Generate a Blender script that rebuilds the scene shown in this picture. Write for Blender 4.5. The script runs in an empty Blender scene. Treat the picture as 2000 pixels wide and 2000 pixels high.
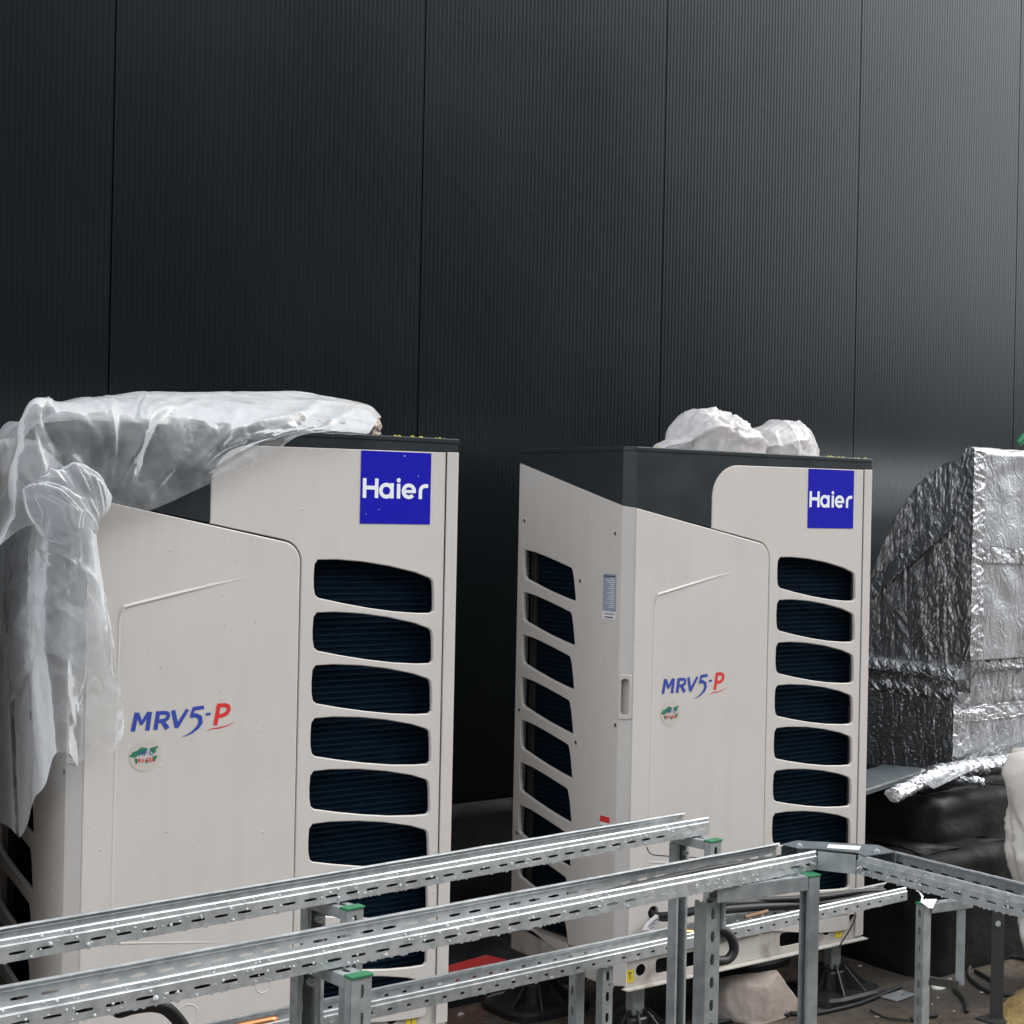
import bpy, bmesh, math, random
import numpy as np
from mathutils import Vector, Matrix
from mathutils.geometry import tessellate_polygon

random.seed(7); RNG = np.random.RandomState(11)
sc = bpy.context.scene
C = sc.collection
rad = math.radians

# ------------------------------------------------------------------ camera
CAM_H = 1.68
F_PX, YAW, PITCH, ROLL, PPX = 3202.9, 0.7373, 0.0020, 0.0199, 1600.0     # in the photograph's 2000 px
_F = Vector((math.sin(YAW)*math.cos(PITCH), math.cos(YAW)*math.cos(PITCH), math.sin(PITCH)))
_R0 = Vector((math.cos(YAW), -math.sin(YAW), 0)); _U0 = _R0.cross(_F)
_R = _R0*math.cos(ROLL) + _U0*math.sin(ROLL); _U = _U0*math.cos(ROLL) - _R0*math.sin(ROLL)
cd = bpy.data.cameras.new('camera'); cam = bpy.data.objects.new('camera', cd); C.objects.link(cam)
cd.sensor_width = 36.0; cd.lens = F_PX/2000*36; cd.shift_x = (1000-PPX)/2000; cd.clip_start = 0.05; cd.clip_end = 500
cam.matrix_world = Matrix(((_R.x, _U.x, -_F.x, 0), (_R.y, _U.y, -_F.y, 0), (_R.z, _U.z, -_F.z, CAM_H), (0, 0, 0, 1)))
sc.camera = cam

# ------------------------------------------------------------------ sky, sun, exposure
SUN_AZ, SUN_EL = rad(116), rad(40)          # azimuth clockwise from +Y (into the wall), i.e. right and a little behind the camera
world = bpy.data.worlds.new('World'); sc.world = world; world.use_nodes = True
wn = world.node_tree.nodes; wl = world.node_tree.links
for n in list(wn): wn.remove(n)
wo = wn.new('ShaderNodeOutputWorld'); wb = wn.new('ShaderNodeBackground'); sky = wn.new('ShaderNodeTexSky'); hs = wn.new('ShaderNodeHueSaturation')
sky.sky_type = 'NISHITA'; sky.sun_disc = False; sky.sun_elevation = SUN_EL; sky.sun_rotation = SUN_AZ
sky.air_density = 1.0; sky.dust_density = 6.0; sky.ozone_density = 1.0
hs.inputs['Saturation'].default_value = 0.30                     # grey overcast sky
wb.inputs['Strength'].default_value = 0.14
mixs = wn.new('ShaderNodeMix'); mixs.data_type = 'RGBA'; mixs.inputs[0].default_value = 0.75; mixs.inputs[7].default_value = (6.6, 7.0, 7.5, 1)   # even cloud layer over the clear sky
wl.new(sky.outputs[0], hs.inputs['Color']); wl.new(hs.outputs[0], mixs.inputs[6]); wl.new(mixs.outputs[2], wb.inputs[0]); wl.new(wb.outputs[0], wo.inputs[0])
sl = bpy.data.lights.new('sun', 'SUN'); so = bpy.data.objects.new('sun', sl); C.objects.link(so)
sl.energy = 0.8; sl.angle = rad(30); sl.color = (1.0, 0.96, 0.90)
sd = Vector((math.sin(SUN_AZ)*math.cos(SUN_EL), math.cos(SUN_AZ)*math.cos(SUN_EL), math.sin(SUN_EL)))
so.rotation_euler = sd.to_track_quat('Z', 'Y').to_euler()
sc.view_settings.view_transform = 'Standard'; sc.view_settings.look = 'None'
sc.view_settings.exposure = 1.18; sc.view_settings.gamma = 1.0; sc.view_settings.use_curve_mapping = False
sc.render.engine = 'CYCLES'; sc.cycles.max_bounces = 10; sc.cycles.transparent_max_bounces = 16

# ------------------------------------------------------------------ photo pixel -> point helpers (direction only; the plane gives the distance)
def ray(x, y): return _F + _R*((x-PPX)/F_PX) - _U*((y-1000)/F_PX)
def pY(x, y, Y): d = ray(x, y)*1.0; d = d*(Y/d.y); return Vector((d.x, d.y, d.z+CAM_H))
def pX(x, y, X): d = ray(x, y)*1.0; d = d*(X/d.x); return Vector((d.x, d.y, d.z+CAM_H))
def pZ(x, y, Z): d = ray(x, y)*1.0; d = d*((Z-CAM_H)/d.z); return Vector((d.x, d.y, d.z+CAM_H))

# ------------------------------------------------------------------ object helpers
def link(o, parent=None):
    C.objects.link(o)
    if parent is not None: o.parent = parent
    return o
def tag(o, label=None, cat=None, group=None, kind=None):
    if label: o['label'] = label
    if cat: o['category'] = cat
    if group: o['group'] = group
    if kind: o['kind'] = kind
    return o
def thing(name, loc, label, cat, group=None, rotz=0.0):
    o = bpy.data.objects.new(name, None); o.location = loc; o.rotation_euler = (0, 0, rotz); o.empty_display_size = 0.1
    return tag(link(o), label, cat, group)
def copy_tree(o, parent=None):
    c = o.copy(); C.objects.link(c)
    if parent is not None: c.parent = parent
    for ch in o.children: copy_tree(ch, c)
    return c

class MB:
    """collects vertices and faces; build() links them as one mesh object"""
    def __init__(s): s.v = []; s.f = []
    def add(s, vs, fs):
        b = len(s.v); s.v += [tuple(p) for p in vs]; s.f += [tuple(i+b for i in f) for f in fs]; return s
    def box(s, x0, x1, y0, y1, z0, z1):
        return s.add([(x0,y0,z0),(x1,y0,z0),(x1,y1,z0),(x0,y1,z0),(x0,y0,z1),(x1,y0,z1),(x1,y1,z1),(x0,y1,z1)],
                     [(3,2,1,0),(4,5,6,7),(0,1,5,4),(1,2,6,5),(2,3,7,6),(3,0,4,7)])
    def bar(s, a, b, w, h, up=(0,0,1)):
        a = Vector(a); b = Vector(b); d = (b-a).normalized(); up = Vector(up)
        if abs(d.dot(up)) > .95: up = Vector((1,0,0))
        r = d.cross(up).normalized()*(w/2); u = r.cross(d).normalized()*(h/2)
        vs = [p+q for p in (a, b) for q in (-r-u, r-u, r+u, -r+u)]
        return s.add(vs, [(0,1,2,3),(7,6,5,4),(0,4,5,1),(1,5,6,2),(2,6,7,3),(3,7,4,0)])
    def tube(s, path, r, n=8, closed_ends=True):
        path = [Vector(p) for p in path]; rings = []
        rr = r if isinstance(r, (list, tuple)) else [r]*len(path)
        prev = None
        for i, p in enumerate(path):
            d = (path[min(i+1, len(path)-1)] - path[max(i-1, 0)]).normalized()
            if prev is None: a = d.orthogonal().normalized()
            else: a = (prev - d*prev.dot(d)).normalized()
            prev = a; b = d.cross(a)
            rings.append([p + (a*math.cos(t)+b*math.sin(t))*rr[i] for t in [2*math.pi*k/n for k in range(n)]])
        vs = [q for R in rings for q in R]; fs = []
        for i in range(len(path)-1):
            for k in range(n): fs.append((i*n+k, i*n+(k+1) % n, (i+1)*n+(k+1) % n, (i+1)*n+k))
        if closed_ends: fs += [tuple(range(n-1, -1, -1)), tuple((len(path)-1)*n+k for k in range(n))]
        return s.add(vs, fs)
    def grid(s, P, wrap=False):
        n, m = P.shape[:2]; fs = []
        for i in range(n-1):
            for j in range(m-1): fs.append((i*m+j, i*m+j+1, (i+1)*m+j+1, (i+1)*m+j))
            if wrap: fs.append((i*m+m-1, i*m, (i+1)*m, (i+1)*m+m-1))
        return s.add([tuple(q) for q in P.reshape(-1, 3)], fs)
    def plate(s, outer, holes, th, fn, ch=0.0, hole_depth=None):
        """flat plate from a 2D outline with holes; fn(a, b, d) gives the point, d is depth behind the face"""
        hd = th if hole_depth is None else hole_depth
        def area(p): return sum(p[i][0]*p[(i+1) % len(p)][1]-p[(i+1) % len(p)][0]*p[i][1] for i in range(len(p)))/2
        if area(outer) < 0: outer = outer[::-1]
        holes = [h[::-1] if area(h) > 0 else list(h) for h in holes]
        def off(p, e):
            q = []; n = len(p)
            for i in range(n):
                a, b, c = Vector(p[i-1]), Vector(p[i]), Vector(p[(i+1) % n])
                d1 = (b-a).normalized(); d2 = (c-b).normalized()
                nn = (Vector((-d1.y, d1.x))+Vector((-d2.y, d2.x)))
                nn = nn.normalized() if nn.length > 1e-6 else Vector((-d1.y, d1.x))
                q.append((b.x+nn.x*e, b.y+nn.y*e))
            return q
        loops = [off(outer, ch)]+[off(h, ch) for h in holes]
        flat = [p for l in loops for p in l]
        tris = tessellate_polygon([[Vector((p[0], p[1], 0)) for p in l] for l in loops])
        vs = [fn(p[0], p[1], 0) for p in flat]; fs = []
        for t in tris:
            a, b, c = (flat[i] for i in t)
            if (b[0]-a[0])*(c[1]-a[1])-(b[1]-a[1])*(c[0]-a[0]) < 0: t = (t[0], t[2], t[1])
            fs.append(tuple(t))
        s.add(vs, fs)
        for li, l in enumerate([outer]+holes):
            depth = th if li == 0 else hd; lf = loops[li]; n = len(l)
            lv = [fn(p[0], p[1], 0) for p in lf]+[fn(p[0], p[1], ch) for p in l]+[fn(p[0], p[1], depth) for p in l]
            q = []
            for i in range(n):
                j = (i+1) % n
                q += [(i, n+i, n+j, j), (n+i, 2*n+i, 2*n+j, n+j)]
            s.add(lv, q)
        return s
    def drop(s, c, nrm, r, n=6):
        c = Vector(c); nrm = Vector(nrm).normalized(); a = nrm.orthogonal().normalized(); b = nrm.cross(a)
        vs = [c+(a*math.cos(2*math.pi*k/n)+b*math.sin(2*math.pi*k/n))*r for k in range(n)]
        vs += [c+(a*math.cos(2*math.pi*k/n)+b*math.sin(2*math.pi*k/n))*r*.72+nrm*r*.5 for k in range(n)]
        vs.append(c+nrm*r*.75)
        fs = [(k, (k+1) % n, n+(k+1) % n, n+k) for k in range(n)]+[(n+k, n+(k+1) % n, 2*n) for k in range(n)]
        return s.add(vs, fs)
    def build(s, name, mat, parent=None, smooth=False, bevel=0, solid=0, loc=None, segs=2):
        me = bpy.data.meshes.new(name); me.from_pydata(s.v, [], s.f); me.update()
        if mat: me.materials.append(mat)
        if smooth: me.polygons.foreach_set('use_smooth', [True]*len(me.polygons))
        o = bpy.data.objects.new(name, me); link(o, parent)
        if loc: o.location = loc
        if solid:
            m = o.modifiers.new('solid', 'SOLIDIFY'); m.thickness = solid; m.offset = 0
        if bevel:
            m = o.modifiers.new('bevel', 'BEVEL'); m.width = bevel; m.segments = segs; m.limit_method = 'ANGLE'; m.angle_limit = rad(40); m.harden_normals = False
        return o

def arc(cx, cy, r, a0, a1, n=8): return [(cx+r*math.cos(rad(a0+(a1-a0)*k/n)), cy+r*math.sin(rad(a0+(a1-a0)*k/n))) for k in range(n+1)]
def circle(cx, cy, r, n=16): return [(cx+r*math.cos(2*math.pi*k/n), cy+r*math.sin(2*math.pi*k/n)) for k in range(n)]
def rrect(x0, x1, y0, y1, r): return arc(x1-r, y0+r, r, -90, 0, 4)+arc(x1-r, y1-r, r, 0, 90, 4)+arc(x0+r, y1-r, r, 90, 180, 4)+arc(x0+r, y0+r, r, 180, 270, 4)
def crumple(P, seed, freq, n=12, warp=.6):
    """sharp, film-like folds: a sum of triangle waves in random directions, each bending the next"""
    r = np.random.RandomState(seed); q = P.reshape(-1, 3)*freq; h = np.zeros(len(q)); f = 1.0
    for k in range(n):
        d = r.normal(size=3); d /= np.linalg.norm(d); e = r.normal(size=3); e /= np.linalg.norm(e)
        t = np.abs(((q@d)*f+r.rand()) % 1.0-.5)*2-.5
        h += t/f; q = q+np.outer(t*warp/f, e); f *= 1.22
    return (h/2.2).reshape(P.shape[:-1])
def folds(P, seed, freq, n=6, grow=1.55, warp=.5, soft=.10, dirs=None):
    """soft-crested film folds"""
    r = np.random.RandomState(seed); q = P.reshape(-1, 3)*freq; h = np.zeros(len(q)); f = 1.0
    for k in range(n):
        d = r.normal(size=3); e = r.normal(size=3); e /= np.linalg.norm(e)
        if dirs is not None: d = np.array(dirs)+d*.45
        d /= np.linalg.norm(d)
        x = (((q@d)*f+r.rand()) % 1.0-.5)*2
        t = np.sqrt(x*x+soft*soft)-.5
        t = np.minimum(t, .5-soft*.5*np.exp(-((1-np.abs(x))/.15)**2))
        h += t/f; q = q+np.outer(t*warp/f, e); f *= grow
    return (h/1.6).reshape(P.shape[:-1])
def grid_normals(P):
    du = np.gradient(P, axis=0); dv = np.gradient(P, axis=1); n = np.cross(du, dv)
    return n/(np.linalg.norm(n, axis=-1, keepdims=True)+1e-9)
def stroke(path, w, z=0.0, n=10):
    """flat ribbon of varying width along a 2D polyline -> vertices (x, y), quads"""
    ws = w if isinstance(w, (list, tuple)) else [w]*len(path); vs = []
    for i, p in enumerate(path):
        a = Vector(path[max(i-1, 0)]); b = Vector(path[min(i+1, len(path)-1)]); d = (b-a).normalized(); nn = Vector((-d.y, d.x))
        if 0 < i < len(path)-1:
            d1 = (Vector(p)-a).normalized(); c = max(.5, d1.dot(d)); k = 1/c
        else: k = 1
        vs += [Vector(p)+nn*ws[i]*k/2, Vector(p)-nn*ws[i]*k/2]
    return vs, [(2*i, 2*i+1, 2*i+3, 2*i+2) for i in range(len(path)-1)]

# ------------------------------------------------------------------ materials
def mat(name, col, rough=.5, metal=0.0, noise=None, bump=None, spec=.5, coat=0, extra=None):
    m = bpy.data.materials.new(name); m.use_nodes = True; nt = m.node_tree; b = nt.nodes['Principled BSDF']
    b.inputs['Base Color'].default_value = (*col, 1); b.inputs['Roughness'].default_value = rough; b.inputs['Metallic'].default_value = metal
    b.inputs['Specular IOR Level'].default_value = spec; b.inputs['Coat Weight'].default_value = coat
    tc = nt.nodes.new('ShaderNodeTexCoord')
    if noise:
        sc_, det, c2, lo, hi = noise
        t = nt.nodes.new('ShaderNodeTexNoise'); t.inputs['Scale'].default_value = sc_; t.inputs['Detail'].default_value = det
        r = nt.nodes.new('ShaderNodeMapRange'); r.inputs['From Min'].default_value = lo; r.inputs['From Max'].default_value = hi
        x = nt.nodes.new('ShaderNodeMix'); x.data_type = 'RGBA'; x.inputs[6].default_value = (*col, 1); x.inputs[7].default_value = (*c2, 1)
        nt.links.new(tc.outputs['Object'], t.inputs['Vector']); nt.links.new(t.outputs['Fac'], r.inputs['Value'])
        nt.links.new(r.outputs[0], x.inputs[0]); nt.links.new(x.outputs[2], b.inputs['Base Color'])
    if bump:
        sc_, det, st, dist = bump
        t = nt.nodes.new('ShaderNodeTexNoise'); t.inputs['Scale'].default_value = sc_; t.inputs['Detail'].default_value = det
        bn = nt.nodes.new('ShaderNodeBump'); bn.inputs['Strength'].default_value = st; bn.inputs['Distance'].default_value = dist
        nt.links.new(tc.outputs['Object'], t.inputs['Vector']); nt.links.new(t.outputs['Fac'], bn.inputs['Height']); nt.links.new(bn.outputs[0], b.inputs['Normal'])
    if extra: extra(nt, b, tc)
    return m
def rough_noise(scale, lo, hi, stretch=(1,1,1)):
    def fn(nt, b, tc):
        mp = nt.nodes.new('ShaderNodeMapping'); mp.inputs['Scale'].default_value = stretch
        t = nt.nodes.new('ShaderNodeTexNoise'); t.inputs['Scale'].default_value = scale; t.inputs['Detail'].default_value = 4
        r = nt.nodes.new('ShaderNodeMapRange'); r.inputs['From Min'].default_value = .3; r.inputs['From Max'].default_value = .7
        r.inputs['To Min'].default_value = lo; r.inputs['To Max'].default_value = hi
        nt.links.new(tc.outputs['Object'], mp.inputs[0]); nt.links.new(mp.outputs[0], t.inputs['Vector'])
        nt.links.new(t.outputs['Fac'], r.inputs['Value']); nt.links.new(r.outputs[0], b.inputs['Roughness'])
    return fn
M = {}
def paint_extra(nt, b, tc):
    rough_noise(7, .34, .50)(nt, b, tc)
    mp = nt.nodes.new('ShaderNodeMapping'); mp.inputs['Scale'].default_value = (9, 9, .9)          # faint run-off streaks
    t = nt.nodes.new('ShaderNodeTexNoise'); t.inputs['Scale'].default_value = 2.2; t.inputs['Detail'].default_value = 6
    r = nt.nodes.new('ShaderNodeMapRange'); r.inputs['From Min'].default_value = .48; r.inputs['From Max'].default_value = .78; r.inputs['To Max'].default_value = .16
    x = nt.nodes.new('ShaderNodeMix'); x.data_type = 'RGBA'; x.inputs[7].default_value = (.36, .335, .30, 1)
    src = b.inputs['Base Color'].links[0].from_socket
    nt.links.new(tc.outputs['Object'], mp.inputs[0]); nt.links.new(mp.outputs[0], t.inputs['Vector']); nt.links.new(t.outputs['Fac'], r.inputs['Value'])
    nt.links.new(r.outputs[0], x.inputs[0]); nt.links.new(src, x.inputs[6]); nt.links.new(x.outputs[2], b.inputs['Base Color'])
    w = nt.nodes.new('ShaderNodeTexNoise'); w.inputs['Scale'].default_value = 3.0; w.inputs['Detail'].default_value = 1
    bw = nt.nodes.new('ShaderNodeBump'); bw.inputs['Strength'].default_value = .25; bw.inputs['Distance'].default_value = .012
    nt.links.new(tc.outputs['Object'], w.inputs['Vector']); nt.links.new(w.outputs['Fac'], bw.inputs['Height'])
    old = b.inputs['Normal'].links[0].from_node; nt.links.new(bw.outputs[0], old.inputs['Normal'])
M['paint'] = mat('beige_paint', (.552, .520, .487), .42, noise=(2.5, 5, (.530, .497, .464), .35, .65), bump=(260, 2, .05, .0006), extra=paint_extra)
M['paint_base'] = mat('beige_base_paint', (.46, .435, .395), .5, noise=(14, 6, (.26, .235, .20), .50, .72))
M['cap'] = mat('slate_cap_paint', (.020, .027, .031), .38, spec=.35, bump=(300, 2, .05, .0005), extra=rough_noise(9, .30, .46))
M['coil'] = mat('coil_fins', (.0015, .0060, .0125), .75, noise=(30, 3, (.0025, .0090, .0180), .4, .6), spec=.03)
M['coil_bar'] = mat('coil_wire', (.004, .013, .022), .65, spec=.05)
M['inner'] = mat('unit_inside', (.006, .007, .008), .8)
M['blue'] = mat('blue_plate', (.009, .009, .370), .5, spec=.12)
M['white'] = mat('white_print', (.78, .80, .84), .45)
M['mblue'] = mat('blue_print', (.030, .060, .330), .45)
M['mred'] = mat('red_print', (.62, .030, .030), .45)
M['green'] = mat('green_print', (.020, .180, .075), .5)
M['paper_grey'] = mat('grey_label', (.26, .31, .38), .5)
M['paper'] = mat('paper', (.72, .70, .74), .6)
M['ink'] = mat('ink', (.03, .03, .04), .6)
M['yellow'] = mat('yellow_label', (.62, .47, .02), .5)
M['clear_label'] = mat('clear_label', (.505, .468, .430), .28)
M['screw'] = mat('screw_steel', (.33, .32, .31), .35, 1.0)
M['galv'] = mat('galvanised_steel', (.50, .52, .525), .36, .55, noise=(38, 3, (.38, .405, .41), .40, .62), extra=rough_noise(25, .28, .46, (.3, 1, 1)))
M['galv_dull'] = mat('galvanised_strut', (.36, .385, .39), .42, .45, noise=(24, 4, (.26, .285, .29), .38, .65), extra=rough_noise(20, .36, .55))
M['galv_dark'] = mat('grey_sheet_steel', (.20, .235, .255), .38, .5, noise=(18, 4, (.15, .18, .195), .4, .65))
M['dark_strut'] = mat('dark_strut_steel', (.060, .062, .058), .5, .6)  # dark tone carries the shade on the post behind the tray
M['cap_green'] = mat('green_plastic', (.016, .165, .065), .45)
M['black'] = mat('black_rubber', (.010, .010, .011), .55, bump=(90, 3, .15, .001))
M['plastic_foot'] = mat('black_plastic', (.014, .015, .016), .42, noise=(20, 4, (.030, .029, .027), .5, .75))
M['membrane'] = mat('black_membrane', (.0040, .0040, .0042), .6, noise=(6, 5, (.009, .0085, .008), .45, .7), bump=(14, 8, .6, .012), spec=.2, extra=rough_noise(8, .50, .80))
M['copper'] = mat('copper', (.55, .24, .11), .35, 1.0)
M['tan'] = mat('tan_sleeve', (.26, .15, .085), .7)
M['redwood'] = mat('red_paint', (.62, .045, .040), .55, noise=(7, 5, (.40, .16, .08), .56, .70))
M['wood'] = mat('raw_wood', (.34, .20, .12), .7, noise=(9, 5, (.24, .11, .06), .4, .65))
M['stone'] = mat('pinkish_stone', (.400, .335, .290), .85, noise=(5, 6, (.270, .215, .180), .38, .68), bump=(24, 8, .6, .012))
M['sand'] = mat('yellow_sand', (.36, .25, .09), .9, noise=(18, 5, (.24, .165, .06), .4, .65), bump=(70, 6, .8, .008))
M['sack'] = mat('white_sack', (.66, .63, .59), .65, noise=(5, 4, (.56, .51, .46), .4, .7), bump=(16, 5, .3, .008))
M['crumb'] = mat('pale_crumbs', (.52, .50, .45), .8)
M['lichen'] = mat('yellow_crumbs', (.50, .48, .03), .8)
M['card'] = mat('brown_cardboard', (.36, .26, .17), .8, noise=(12, 4, (.50, .44, .37), .4, .6))
M['foam'] = mat('white_packing_foam', (.80, .78, .74), .7, noise=(4, 3, (.72, .69, .62), .4, .65))

def wall_extra(nt, b, tc):
    b.inputs['Specular Tint'].default_value = (.86, .96, 1.0, 1)
    t = nt.nodes.new('ShaderNodeTexNoise'); t.inputs['Scale'].default_value = 1.1; t.inputs['Detail'].default_value = 6
    r = nt.nodes.new('ShaderNodeMapRange'); r.inputs['From Min'].default_value = .3; r.inputs['From Max'].default_value = .7
    r.inputs['To Min'].default_value = .25; r.inputs['To Max'].default_value = .30
    nt.links.new(tc.outputs['Object'], t.inputs['Vector']); nt.links.new(t.outputs['Fac'], r.inputs['Value']); nt.links.new(r.outputs[0], b.inputs['Roughness'])
M['wall'] = mat('anthracite_cladding', (.0018, .0030, .0038), .38, spec=.58, noise=(.9, 6, (.0024, .0037, .0045), .35, .65), extra=wall_extra)
M['gap'] = mat('joint_black', (.003, .003, .003), .9)

def ground_extra(nt, b, tc):
    n1 = nt.nodes.new('ShaderNodeTexNoise'); n1.inputs['Scale'].default_value = 1.3; n1.inputs['Detail'].default_value = 7; n1.inputs['Roughness'].default_value = .6
    n2 = nt.nodes.new('ShaderNodeTexNoise'); n2.inputs['Scale'].default_value = 22; n2.inputs['Detail'].default_value = 6
    cr = nt.nodes.new('ShaderNodeValToRGB'); e = cr.color_ramp.elements
    e[0].position = .38; e[0].color = (.165, .128, .097, 1); e[1].position = .62; e[1].color = (.070, .058, .047, 1)
    mx = nt.nodes.new('ShaderNodeMix'); mx.data_type = 'RGBA'; mx.blend_type = 'MULTIPLY'; mx.inputs[0].default_value = .5
    cr2 = nt.nodes.new('ShaderNodeValToRGB'); cr2.color_ramp.elements[0].position = .35; cr2.color_ramp.elements[0].color = (.35, .34, .33, 1); cr2.color_ramp.elements[1].position = .65
    rr = nt.nodes.new('ShaderNodeMapRange'); rr.inputs['From Min'].default_value = .40; rr.inputs['From Max'].default_value = .60; rr.inputs['To Min'].default_value = .10; rr.inputs['To Max'].default_value = .55
    bn = nt.nodes.new('ShaderNodeBump'); bn.inputs['Strength'].default_value = .35; bn.inputs['Distance'].default_value = .01
    for n in (n1, n2): nt.links.new(tc.outputs['Object'], n.inputs['Vector'])
    nt.links.new(n1.outputs['Fac'], cr.inputs[0]); nt.links.new(n2.outputs['Fac'], cr2.inputs[0])
    nt.links.new(cr.outputs[0], mx.inputs[6]); nt.links.new(cr2.outputs[0], mx.inputs[7]); nt.links.new(mx.outputs[2], b.inputs['Base Color'])
    nt.links.new(n1.outputs['Fac'], rr.inputs['Value']); nt.links.new(rr.outputs[0], b.inputs['Roughness'])
    nt.links.new(n2.outputs['Fac'], bn.inputs['Height']); nt.links.new(bn.outputs[0], b.inputs['Normal'])
M['ground'] = mat('wet_muddy_roof', (.08, .065, .05), .4, extra=ground_extra)

def foil_extra(nt, b, tc):
    mp = nt.nodes.new('ShaderNodeMapping'); mp.inputs['Scale'].default_value = (1, 1, .62)
    n = nt.nodes.new('ShaderNodeTexNoise'); n.inputs['Scale'].default_value = 60; n.inputs['Detail'].default_value = 6; n.inputs['Distortion'].default_value = 2.2
    n3 = nt.nodes.new('ShaderNodeTexNoise'); n3.inputs['Scale'].default_value = 15; n3.inputs['Detail'].default_value = 6; n3.inputs['Distortion'].default_value = 3.0
    b1 = nt.nodes.new('ShaderNodeBump'); b1.inputs['Strength'].default_value = .55; b1.inputs['Distance'].default_value = .006
    b2 = nt.nodes.new('ShaderNodeBump'); b2.inputs['Strength'].default_value = .40; b2.inputs['Distance'].default_value = .003
    nt.links.new(tc.outputs['Object'], mp.inputs[0]); nt.links.new(mp.outputs[0], n3.inputs['Vector']); nt.links.new(mp.outputs[0], n.inputs['Vector'])
    nt.links.new(n3.outputs['Fac'], b1.inputs['Height']); nt.links.new(n.outputs['Fac'], b2.inputs['Height'])
    nt.links.new(b1.outputs[0], b2.inputs['Normal']); nt.links.new(b2.outputs[0], b.inputs['Normal'])
M['foil'] = mat('aluminium_foil', (.50, .51, .53), .40, 1.0, extra=foil_extra)

def film_mat(name, a0, a1, col):
    m = bpy.data.materials.new(name); m.use_nodes = True; nt = m.node_tree
    b = nt.nodes['Principled BSDF']; out = nt.nodes['Material Output']
    b.inputs['Base Color'].default_value = (*col, 1); b.inputs['Roughness'].default_value = .16; b.inputs['Specular IOR Level'].default_value = .7
    tr = nt.nodes.new('ShaderNodeBsdfTransparent'); tr.inputs[0].default_value = (.93, .94, .95, 1)
    tl = nt.nodes.new('ShaderNodeBsdfTranslucent'); tl.inputs[0].default_value = (*col, 1)
    tc = nt.nodes.new('ShaderNodeTexCoord'); n = nt.nodes.new('ShaderNodeTexNoise'); n.inputs['Scale'].default_value = 9; n.inputs['Detail'].default_value = 6; n.inputs['Distortion'].default_value = 1.2
    fr = nt.nodes.new('ShaderNodeFresnel'); fr.inputs['IOR'].default_value = 1.35
    r = nt.nodes.new('ShaderNodeMapRange'); r.inputs['From Min'].default_value = .35; r.inputs['From Max'].default_value = .7; r.inputs['To Min'].default_value = a0; r.inputs['To Max'].default_value = a1
    ad = nt.nodes.new('ShaderNodeMath'); ad.operation = 'ADD'; ad.use_clamp = True
    m1 = nt.nodes.new('ShaderNodeMixShader'); m1.inputs[0].default_value = .40; m2 = nt.nodes.new('ShaderNodeMixShader')
    bn = nt.nodes.new('ShaderNodeBump'); bn.inputs['Strength'].default_value = .3; bn.inputs['Distance'].default_value = .006
    wn_ = nt.nodes.new('ShaderNodeTexNoise'); wn_.inputs['Scale'].default_value = 6; wn_.inputs['Detail'].default_value = 3
    wa = nt.nodes.new('ShaderNodeVectorMath'); wa.operation = 'MULTIPLY_ADD'; wa.inputs[1].default_value = (.10, .10, .10)
    L = nt.links; prev = None
    for vs_, dist_ in ((13, .010), (34, .0035)):                       # two sizes of creased facets
        v = nt.nodes.new('ShaderNodeTexVoronoi'); v.feature = 'F1'; v.inputs['Scale'].default_value = vs_
        bb = bn if prev is None else nt.nodes.new('ShaderNodeBump'); bb.inputs['Strength'].default_value = .55; bb.inputs['Distance'].default_value = dist_
        L.new(wa.outputs[0], v.inputs['Vector']); L.new(v.outputs['Distance'], bb.inputs['Height'])
        if prev is not None: L.new(prev.outputs[0], bb.inputs['Normal'])
        prev = bb
    L.new(tc.outputs['Object'], n.inputs['Vector']); L.new(tc.outputs['Object'], wn_.inputs['Vector']); L.new(wn_.outputs['Color'], wa.inputs[0]); L.new(tc.outputs['Object'], wa.inputs[2])
    L.new(prev.outputs[0], b.inputs['Normal']); L.new(prev.outputs[0], tl.inputs['Normal'])
    L.new(n.outputs['Fac'], r.inputs['Value']); L.new(r.outputs[0], ad.inputs[0]); L.new(fr.outputs[0], ad.inputs[1])
    L.new(b.outputs[0], m1.inputs[1]); L.new(tl.outputs[0], m1.inputs[2])
    L.new(ad.outputs[0], m2.inputs[0]); L.new(tr.outputs[0], m2.inputs[1]); L.new(m1.outputs[0], m2.inputs[2]); L.new(m2.outputs[0], out.inputs[0])
    return m
M['film'] = film_mat('clear_plastic_film', .22, .40, (.66, .68, .70))
M['bagfilm'] = film_mat('white_bag_film', .55, .95, (.84, .81, .80))
wm = mat('water', (.86, .89, .92), .04, spec=.8); wm.node_tree.nodes['Principled BSDF'].inputs['Transmission Weight'].default_value = .45
wm.node_tree.nodes['Principled BSDF'].inputs['IOR'].default_value = 1.33; M['water'] = wm

# ================================================================== THE SETTING
g = MB(); g.add([(-60, -60, 0), (60, -60, 0), (60, 60, 0), (-60, 60, 0)], [(0, 1, 2, 3)])
tag(g.build('ground', M['ground']), kind='structure')

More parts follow.
